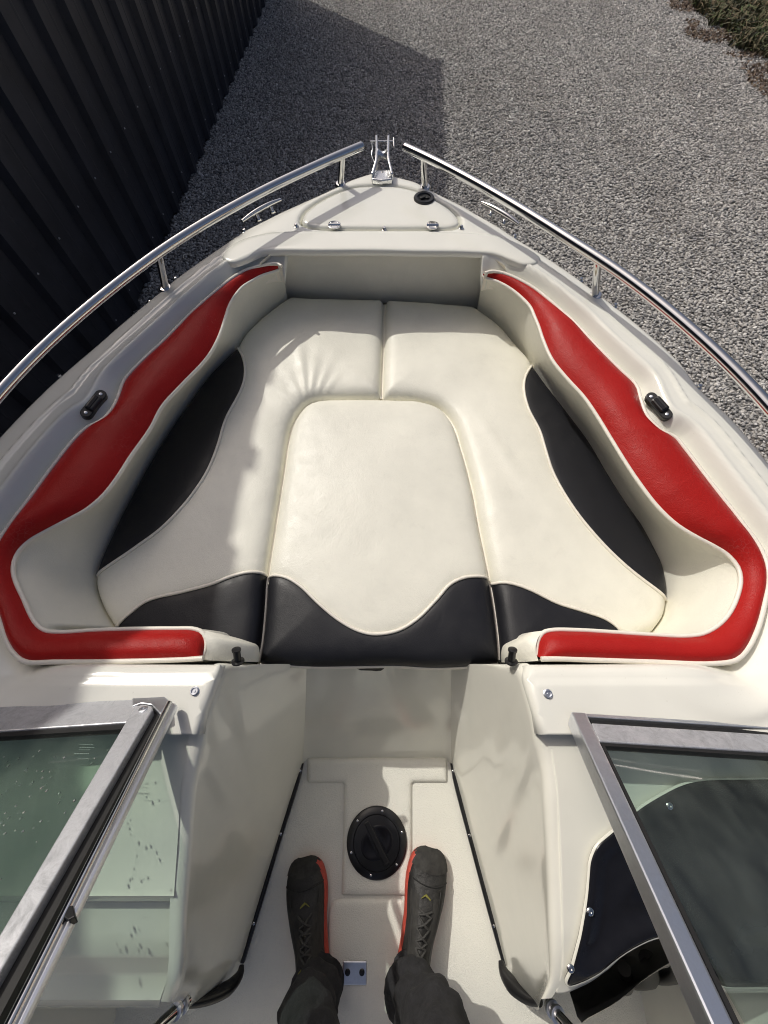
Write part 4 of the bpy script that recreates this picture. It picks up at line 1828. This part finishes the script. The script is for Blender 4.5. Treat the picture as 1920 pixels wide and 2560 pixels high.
dash_px = [(1361, 1784, .590), (1374, 1850, .578), (1391, 1960, .574), (1400, 2122, .565), (1403, 2222, .556), (1405, 2333, .545), (1405, 2420, .53), (1400, 2462, .52), (1390, 2490, .51), (1418, 2490, .51),
           (1480, 2460, .52), (1558, 2386, .535), (1640, 2341, .543), (1702, 2346, .543), (1800, 2486, .51), (2320, 2486, .51), (2320, 1784, .590)]
dash_poly = spline_round([P(*q) for q in dash_px], .012)
field('starboard_dash', dash_poly, lambda x, y_: dash_z(y_), M['gel_inner'], boat, .02, skirt=.02)
ipw = spline_round([P(u, v, ip_z(v)) for u, v in ip], .03)
D_ip = Dist(segs_of(ipw, True), .04)
Y0 = P(960, 1950, .588).y
Y1 = P(960, 2484, .54).y


def ipz(x, y_):
    e = D_ip(x, y_, .2)
    return dash_z(y_) + .012 - .007 * sstep(.008, .03, e) + .010 * sstep(.05, .10, e)


inst = field('instrument_panel', ipw, ipz, M['dash'], boat, .012, skirt=.03)
inst['label'] = 'glossy dark instrument panel of the helm'
tube('panel_rim', [Vector((p.x, p.y, ipz(p.x, p.y) - .004)) for p in ipw + [ipw[0]]], .0032, M['gel_inner'], inst, 8, caps=False)
for u, v in ((1476, 2280), (1660, 2010), (1440, 2440)):
    q = P(u, v, .565)
    q.z = ipz(q.x, q.y)
    screw('panel_screw', q, .006, inst, h=.003)
# cowl and cables under the helm
cw = spline(trace([(1430, 2486), (1500, 2448), (1570, 2392), (1650, 2348), (1760, 2335), (1900, 2335)], .45), .02)
rows = [[p + Vector((0, 0, .06)) for p in cw], [p + Vector((0, -.02, .03)) for p in cw], [p + Vector((.02, -.05 - .02 * noise.noise(p * 14), -.05)) for p in cw], [p + Vector((.05, -.06 - .05 * noise.noise(p * 17), -.18)) for p in cw], [p + Vector((.06, .06, -.38)) for p in cw]]
link('helm_cowl', *loft(rows), M['plastic'], boat)
for k, (u, v, z0_) in enumerate(((1560, 2420, .40), (1620, 2400, .36), (1690, 2390, .42))):
    a = P(u, v, z0_)
    tube('helm_cable', spline([a, a + Vector((.03, -.06, -.08)), a + Vector((.02, -.10, -.2)), a + Vector((.05, -.06, -.36))], .02), .012 + .004 * (k % 2), M['rubber'], boat, 10)
# steering wheel
swc = Vector((.60, -.50, .60))
nrm = Vector((0, -.78, .62)).normalized()
R = rot_to(nrm)
ringp = [swc + R @ Vector((math.cos(2 * math.pi * k / 40) * .17, math.sin(2 * math.pi * k / 40) * .17, 0)) for k in range(41)]
swl = tube('steering_wheel', ringp, .014, M['rubber'], boat, 10, caps=False)
for a in (math.radians(90), math.radians(210), math.radians(330)):
    tube('wheel_spoke', [swc - nrm * .02, swc + R @ Vector((math.cos(a) * .165, math.sin(a) * .165, 0))], .008, M['alu_clean'], swl, 8)
lathe('wheel_hub', swc - nrm * .03, [(.04, 0), (.045, .02), (.03, .035), (.0005, .038)], M['rubber'], swl, 20, R)

# ================================================================== WINDSCREENS
def plane_of(b1, b2, rake):
    n = (b2 - b1).cross(rake).normalized()
    if n.dot(Vector((0, 0, CAM_H)) - b1) < 0:
        n = -n
    return b1, n


RAKE = Vector((0, -.38, .38))
rp, rn = plane_of(P(1445, 1790, .62), P(1920, 1842, .62), RAKE)
lp, ln_ = plane_of(P(371, 1775, .62), P(0, 1792, .62), RAKE)


def on(px, pl_, off=0.0):
    pt, n = pl_
    return [PP(u, v, pt + n * off, n) for u, v in px]


RPL, LPL = (rp, rn), (lp, ln_)
# starboard screen
ws_r = empty('windscreen')
adopt(ws_r, boat)
ws_r['label'] = 'starboard windscreen pane in an aluminium frame'
prism('glass_pane', on([(1470, 1846), (1990, 1900), (2300, 1950), (2900, 2900), (2060, 2900)], RPL, -.006), .005, M['glass_dark'], ws_r, rn, 0)
prism('frame_post', on([(1427, 1778), (1465, 1780), (1836, 2560), (2000, 2900), (1921, 2900), (1778, 2560)], RPL, .008), .030, M['alu_clean'], ws_r, rn, .003)
prism('bottom_rail', on([(1478, 1807), (2300, 1860), (2320, 1905), (1498, 1853)], RPL, .005), .020, M['alu'], ws_r, rn, .002)
prism('base_channel', on([(1462, 1783), (2300, 1836), (2300, 1846), (1468, 1792)], RPL, .002), .022, M['alu_clean'], ws_r, rn, .001)
prism('gasket', on([(1470, 1791), (2300, 1845), (2300, 1861), (1480, 1808)], RPL, -.004), .014, M['rubber'], ws_r, rn, 0)
prism('gasket', on([(1500, 1853), (2320, 1905), (2326, 1918), (1508, 1864)], RPL, .002), .010, M['rubber'], ws_r, rn, 0)
prism('gasket', on([(1498, 1850), (1506, 1852), (1850, 2560), (2012, 2900), (2000, 2900), (1836, 2560)], RPL, .0025), .010, M['rubber'], ws_r, rn, 0)
# port screen
ws_l = empty('windscreen')
adopt(ws_l, boat)
ws_l['label'] = 'port windscreen pane with weathered frame and water drops'
prism('glass_pane', on([(315, 1815), (-500, 1850), (-1100, 2900), (-330, 2900)], LPL, -.006), .005, M['glass'], ws_l, ln_, 0)
prism('bottom_rail', on([(345, 1744), (345, 1765), (318, 1806), (-500, 1862), (-500, 1792), (0, 1762)], LPL, .004), .022, M['alu'], ws_l, ln_, .002)
prism('gasket', on([(318, 1806), (302, 1823), (-500, 1873), (-500, 1862)], LPL, .001), .010, M['rubber'], ws_l, ln_, 0)
post = prism('frame_post', on([(335, 1768), (356, 1760), (378, 1764), (382, 1772), (-273, 2900), (-335, 2900), (304, 1822)], LPL, .010), .016, M['alu'], ws_l, ln_, .002)
prism('corner_bracket', on([(330, 1744), (412, 1740), (425, 1752), (400, 1785), (378, 1762), (352, 1758), (330, 1766)], LPL, .006), .022, M['alu_clean'], ws_l, ln_, .002)
prism('black_channel', on([(384, 1766), (402, 1766), (406, 1776), (-191, 2900), (-280, 2900), (376, 1774)], LPL, -.004), .020, M['rubber'], ws_l, ln_, 0)
screw('frame_screw', on([(358, 1773)], LPL, .010)[0], .0078, ws_l, ln_, M['alu_clean'], .002)
# folded walk-through window: its edge tube lies along the port frame
fw = empty('walkway_window')
adopt(fw, boat)
fw['label'] = 'walk-through window folded back against the port screen'
e_px = [(431, 1757), (-137, 2900)]
prism('window_edge', on([(421, 1757), (434, 1753), (443, 1759), (-106, 2900), (-171, 2900)], LPL, .012), .012, M['alu_clean'], fw, ln_, .004)
tube('window_bead', [PP(u - 7, v, lp + ln_ * .014, ln_) for u, v in e_px], .005, M['chrome'], fw, 10)
prism('edge_clip', on([(158, 2268), (182, 2262), (188, 2290), (170, 2300), (160, 2292)], LPL, .018), .012, M['plastic'], fw, ln_, .001)
prism('glass_pane', on([(430, 1775), (240, 2122), (150, 2333), (48, 2560), (-110, 2900), (-700, 2900), (-400, 1850), (300, 1835)], LPL, -.016), .005, M['glass'], fw, ln_, 0)

# drops of water on the port glass and etched maker's lines
r = random.Random(21)
dv = []
for _ in range(46):
    u, v = r.gauss(95, 70), r.gauss(2030, 90)
    if u < -60 or u > 250 or v > 2330 - u * 1.75 + 0 or v < 1850:
        continue
    q = on([(u, v)], LPL, -.0055)[0]
    rad = r.uniform(.0007, .0019)
    dv.append(lathe_data(q, [(rad, 0), (rad * .9, rad * .3), (rad * .55, rad * .55), (rad * .05, rad * .65)], 8, rot_to(ln_), (1, r.uniform(.9, 1.5))))
dv2 = []
for _ in range(48):
    u, v = r.uniform(190, 430), r.uniform(1980, 2500)
    q0 = P(u, v, .545)
    fp = lp + ln_ * -.0155
    t_ = (fp - q0).dot(ln_) / to_sun.dot(ln_)
    if t_ < 0:
        continue
    rad = r.uniform(.0010, .0026)
    dv2.append(lathe_data(q0 + to_sun * t_, [(rad, 0), (rad * .9, rad * .2), (rad * .5, rad * .4), (rad * .05, rad * .45)], 8, rot_to(ln_), (1, r.uniform(1.0, 1.9))))
m, nt, N, L, B = new_mat('water_drop')
B.inputs['Base Color'].default_value = (.85, .9, .88, 1)
B.inputs['Roughness'].default_value = .03
B.inputs['Transmission Weight'].default_value = .85
B.inputs['IOR'].default_value = 1.33
wd = link('water_drops', *merge(dv), m, ws_l)
wd['kind'] = 'stuff'
wd2 = link('water_drops', *merge(dv2), m, fw)
wd2['kind'] = 'stuff'
mk = []
for row, (u0, u1, v) in enumerate(((199, 233, 1861), (199, 232, 1868), (198, 224, 1874), (186, 222, 1883), (196, 216, 1895))):
    u = u0
    while u < u1:
        w = r.uniform(2.0, 5.5)
        h = 1.3 if row != 3 else 2.4
        q = on([(u, v), (u + w, v), (u + w, v + h), (u, v + h)], LPL, -.0052)
        mk.append((q, [(0, 1, 2, 3)]))
        u += w + r.uniform(.8, 2.0)
etch = plain('etched_glass', (.17, .23, .20), .7)
link('etched_mark', *merge(mk), etch, ws_l, smooth=False)

# black rod holders beside the end caps, dangling strap under the filler
for u, v in ((595, 1655), (1278, 1655)):
    q = P(u, v, .555)
    lathe('cover_peg', q, [(.013, 0), (.013, .003), (.0075, .004), (.0072, .026), (.0090, .027), (.0090, .031), (.005, .032), (.0005, .032)], M['plastic'], boat, 18, rot_to((0, .72, .70)))
sp = P(925, 1672, .33)
tab = [Vector((-.034, 0, 0)), Vector((.036, 0, .002)), Vector((.028, -.004, -.014)), Vector((.010, -.006, -.020)), Vector((.002, -.008, -.034)), Vector((-.016, -.006, -.022))]
prism('strap_tab', [sp + q for q in tab], .004, M['rubber'], boat, Vector((0, -1, 0)), .001)

# ================================================================== THE PERSON STANDING IN THE WALK-THROUGH
person = empty('person', (0, -.72, 0), 'person in black shoes with red soles and charcoal trousers on the cockpit floor', 'person')


def shoe(toe_px, heel, side):
    toe = P(toe_px[0], toe_px[1], .03)
    toe.z = 0
    hl_ = Vector(heel)
    ax = (toe - hl_)
    Ls = ax.length
    ax.normalize()
    sd = Vector((ax.y, -ax.x, 0)) * side          # towards the little toe
    # outline half widths: (t, inner, outer)
    prof = [(0, .020, .020), (.03, .032, .032), (.12, .040, .039), (.25, .040, .040), (.40, .038, .041), (.55, .040, .048), (.68, .048, .055), (.78, .052, .056), (.88, .050, .051), (.95, .043, .043), (.985, .031, .031), (1.0, .016, .016)]
    tops = [(0, .060), (.03, .085), (.12, .105), (.25, .112), (.40, .103), (.55, .085), (.68, .070), (.78, .060), (.88, .052), (.95, .044), (.985, .034), (1.0, .024)]
    n = 18
    rows_s, rows_u = [], []
    rings = []
    for (t, wi, wo), (_, h) in zip(prof, tops):
        c = hl_ + ax * (Ls * t)
        ring = []
        for k in range(n):
            a = math.pi * k / (n - 1)
            x = math.cos(a)
            w = wo if x > 0 else wi
            yy = math.sin(a)
            zz = .020 + (h - .020) * (yy ** .75)
            shrink = 1 - .26 * yy ** 3 - (.16 if t < .45 else 0) * yy
            cre = .0022 * math.sin(t * 62 + x * 4) * (1 if .42 < t < .78 else .25) * yy - (.004 if .80 < t < .86 else 0) * yy
            q_ = c + sd * (x * w * .97 * shrink) + Vector((0, 0, zz + cre))
            ring.append(q_ + Vector((0, 0, .005 * yy * noise.noise(q_ * 26))) + sd * (.003 * noise.noise(q_ * 31)))
        rings.append(ring)
    # finer along the length
    cols = [spline([rg[k] for rg in rings], .012) for k in range(n)]
    m_ = max(len(c) for c in cols)
    cols = [resample(c, m_) for c in cols]
    o = link('shoe', *loft(cols), M['shoe'], person)
    recalc(o)
    # sole
    edge_o = [hl_ + ax * (Ls * (t if t < .5 else .5 + (t - .5) * .955)) + sd * (wo * .95 - .004) for t, wi, wo in prof]
    edge_i = [hl_ + ax * (Ls * (t if t < .5 else .5 + (t - .5) * .965)) - sd * (wi * 1.0 + .001) for t, wi, wo in prof]
    edge_o[0] -= ax * .006
    edge_i[0] -= ax * .006
    outl = spline(edge_o, .01) + spline(edge_i, .01)[::-1]
    n2 = len(outl)
    flare = [Vector(((p - (hl_ + toe) / 2).x, (p - (hl_ + toe) / 2).y, 0)).normalized() for p in outl]
    rr = [[p + f * .000 + Vector((0, 0, .008)) for p, f in zip(outl, flare)], [p + f * .004 + Vector((0, 0, .014)) for p, f in zip(outl, flare)], [p + f * .003 + Vector((0, 0, .030)) for p, f in zip(outl, flare)], [p - f * .003 + Vector((0, 0, .036)) for p, f in zip(outl, flare)]]
    V, Fc = loft(rr, closed=True)
    Fc += [tuple(range(n2)), tuple(3 * n2 + k for k in range(n2))]
    so_ = link('sole', V, Fc, M['sole'], o)
    recalc(so_)
    # toe-cap seam, lace rows and side stitching follow the upper
    def row_at(t, lift=.001):
        k_ = min(int(t * (m_ - 1)), m_ - 1)
        return [cols[j][k_] + Vector((0, 0, lift)) for j in range(1, n - 1)]
    tube('toe_seam', row_at(.80), .0016, M['rubber'], o, 6)
    lace_t = (.40, .455, .51, .565, .62, .67)
    for a_, b_ in zip(lace_t, lace_t[1:]):
        ra, rb = row_at(a_, .0030), row_at(b_, .0030)
        for lr in ((5, -6), (-6, 5)):
            p0, p1 = ra[lr[0]], rb[lr[1]]
            mid = (p0 + p1) / 2
            mid.z = max(ra[len(ra) // 2].z, rb[len(rb) // 2].z) + .001
            tube('shoe_lace', spline([p0, mid, p1], .006), .0026, M['lace'], o, 6)
    # stays either side of the laces and a padded collar at the ankle
    for j0, j1 in ((3, 6), (n - 7, n - 4)):
        k0, k1 = int(.30 * m_), int(.72 * m_)
        rws = [[cols[j][k_] + Vector((0, 0, .0022 if j0 < j < j1 else .0005)) for k_ in range(k0, k1)] for j in range(j0, j1 + 1)]
        link('lace_stay', *loft(rws), M['stay'], o)
    kc = int(.27 * m_)
    tube('shoe_collar', [cols[j][kc] + Vector((0, 0, .002)) for j in range(2, n - 2)], .0075, M['stay'], o, 8)
    rws = [[cols[j][k_] + (cols[j][k_] - (hl_ + ax * (Ls * .8))).normalized() * .0022 for k_ in range(int(.84 * m_), m_)] for j in range(0, n)]
    link('toe_cap', *loft(rws), M['stay'], o)
    for j in (4, n - 5):
        k0, k1 = int(.30 * m_), int(.78 * m_)
        tube('side_seam', [cols[j][k_] + Vector((0, 0, .0012)) for k_ in range(k0, k1)], .0013, M['rubber'], o, 6)
    # small yellow prints
    def mark(t, s_, pts, h):
        c = hl_ + ax * (Ls * t) + sd * s_
        V = [c + sd * a + ax * b_ + Vector((0, 0, h + .0018)) for a, b_ in pts]
        k = len(V)
        V2 = [p - Vector((0, 0, .004)) for p in V]
        link('shoe_print', V + V2, [tuple(range(k)), tuple(range(2 * k - 1, k - 1, -1))] + [(i, (i + 1) % k, k + (i + 1) % k, k + i) for i in range(k)], M['yellow'], o, smooth=False)
    mark(.72, 0, [(-.012, -.006), (-.003, .001), (.011, -.005), (.012, -.003), (.000, .005), (-.006, .001)], .069)
    mark(.33, -.016, [(-.004, -.010), (.003, -.008), (.004, .002), (.000, .006), (-.002, .000)], .104)
    mark(.35, .012, [(-.006, -.008), (.006, -.006), (.008, .004), (.000, .010), (-.002, .002)], .108)
    return o, ax, hl_


shoe((760, 2146), P(795, 2518, .0), -1)
shoe((1078, 2122), P(1016, 2512, .0), 1)


def trouser_leg(path, radii, seed):
    r_ = random.Random(seed)
    pts = spline(path, .012)
    L_ = len(pts)
    n = 40
    rings = []
    for i, c in enumerate(pts):
        t = i / (L_ - 1)
        s_ = t * (len(radii) - 1)
        k = min(int(s_), len(radii) - 2)
        rx = radii[k][0] + (radii[k + 1][0] - radii[k][0]) * (s_ - k)
        ry = radii[k][1] + (radii[k + 1][1] - radii[k][1]) * (s_ - k)
        ring = []
        for j in range(n):
            a = 2 * math.pi * j / n
            d = Vector((math.cos(a) * rx, math.sin(a) * ry, 0))
            p = c + d
            low = math.exp(-(c.z - .08) / .13)
            f = .014 * low * math.sin(c.z * 85 + 2.2 * math.sin(a + seed) + seed) + .013 * noise.noise(Vector((math.cos(a) * 1.4 + c.z * 4, math.sin(a) * 1.4, c.z * 15 + seed))) + .006 * noise.noise(Vector((math.cos(a) * 3, math.sin(a) * 3, c.z * 30 + seed)))
            ring.append(p + d.normalized() * f)
        rings.append(ring)
    return loft(rings, closed=True)


tl = trouser_leg([P(792, 2474, .060), P(786, 2488, .125), P(776, 2524, .19), P(766, 2560, .27), Vector((-.11, -.62, .50)), Vector((-.09, -.68, .90))],
                 [(.046, .056), (.052, .062), (.064, .070), (.080, .085), (.10, .11), (.10, .13)], 1)
tr_ = trouser_leg([P(1022, 2474, .060), P(1034, 2488, .125), P(1054, 2524, .19), P(1085, 2560, .27), Vector((.10, -.62, .50)), Vector((.09, -.68, .90))],
                  [(.047, .056), (.055, .062), (.070, .074), (.084, .088), (.10, .11), (.10, .13)], 4)
waist = loft([[Vector((math.cos(2 * math.pi * k / 40) * rx, -.680 + math.sin(2 * math.pi * k / 40) * ry, z)) for k in range(40)] for z, rx, ry in ((.80, .10, .09), (.84, .185, .125), (.90, .19, .13), (1.0, .175, .118), (1.02, .17, .115))], closed=True)
tro = link('trousers', *merge([tl, tr_, waist]), M['trouser'], person)
# upper body: outside the picture, seen only as a reflection and a shadow
def body_rings(spec, n=28):
    return loft([[Vector((x + math.cos(2 * math.pi * k / n) * rx, y_ + math.sin(2 * math.pi * k / n) * ry, z)) for k in range(n)] for x, y_, z, rx, ry in spec], closed=True)


arms = []
for s_ in (-1, 1):
    arm = spline([Vector((.17 * s_, -.700, 1.42)), Vector((.25 * s_, -.600, 1.26)), Vector((.22 * s_, -.50, 1.20)), Vector((.10 * s_, -.26, 1.36))], .03)
    arms.append(tube_data(arm, [.055 - .022 * i / (len(arm) - 1) for i in range(len(arm))], 14))
jk = link('jacket', *merge([body_rings([(0, -.680, .98, .18, .12), (0, -.685, 1.10, .18, .12), (0, -.700, 1.28, .20, .125), (0, -.710, 1.42, .20, .11), (0, -.700, 1.48, .12, .08), (0, -.690, 1.52, .06, .06)])] + arms), M['jacket'], person)
hd = body_rings([(0, -.690, 1.50, .052, .055), (0, -.680, 1.56, .055, .06), (0, -.655, 1.585, .062, .078), (0, -.655, 1.64, .074, .092), (0, -.660, 1.70, .077, .097), (0, -.670, 1.76, .066, .085), (0, -.675, 1.79, .035, .05), (0, -.675, 1.797, .002, .003)])
nose_ = lathe_data(Vector((0, -.568, 1.63)), [(.014, 0), (.012, .015), (.006, .035), (.001, .045)], 10, rot_to((0, -.25, 1)))
ears = [lathe_data(Vector((.074 * s_, -.665, 1.655)), [(.018, 0), (.020, .004), (.012, .009), (.001, .010)], 10, rot_to((s_, 0, 0))) for s_ in (-1, 1)]
hands = []
for s_ in (-1, 1):
    c = Vector((.095 * s_, -.24, 1.375))
    hands.append(tube_data([c, c + Vector((-.012 * s_, .05, .02)), c + Vector((-.018 * s_, .085, .03))], [.026, .038, .034], 12, flat=.5))
    for k in range(4):
        b0 = c + Vector((-.018 * s_ + (.018 * (k - 1.5)), .085, .03))
        hands.append(tube_data([b0, b0 + Vector((-.010 * s_, .03, .004)), b0 + Vector((-.022 * s_, .045 - .003 * abs(k - 1.2), -.008))], [.009, .008, .006], 8))
    b0 = c + Vector((-.03 * s_, .03, .02))
    hands.append(tube_data([b0, b0 + Vector((-.022 * s_, .022, .010)), b0 + Vector((-.034 * s_, .040, .008))], [.010, .009, .007], 8))
link('body', *merge([hd, nose_] + ears + hands), M['skin'], person)
link('hair', *body_rings([(0, -.690, 1.66, .080, .088), (0, -.685, 1.71, .083, .100), (0, -.685, 1.765, .073, .090), (0, -.685, 1.80, .042, .055), (0, -.685, 1.808, .002, .003)]), M['hair'], person)

# curl of pale cord lying on the gravel by the shed
cc = P(467, 641, GROUND + .03)
cu = [cc + Vector((math.cos(a) * .03, math.sin(a) * .03, .004 * math.sin(3 * a))) for a in [math.radians(20 + 14 * k) for k in range(19)]]
cord = link('cord', *tube_data(cu, .004, 6), M['piping'])
tag(cord, 'small curl of pale cord on shaded gravel beside the port rail', 'cord')
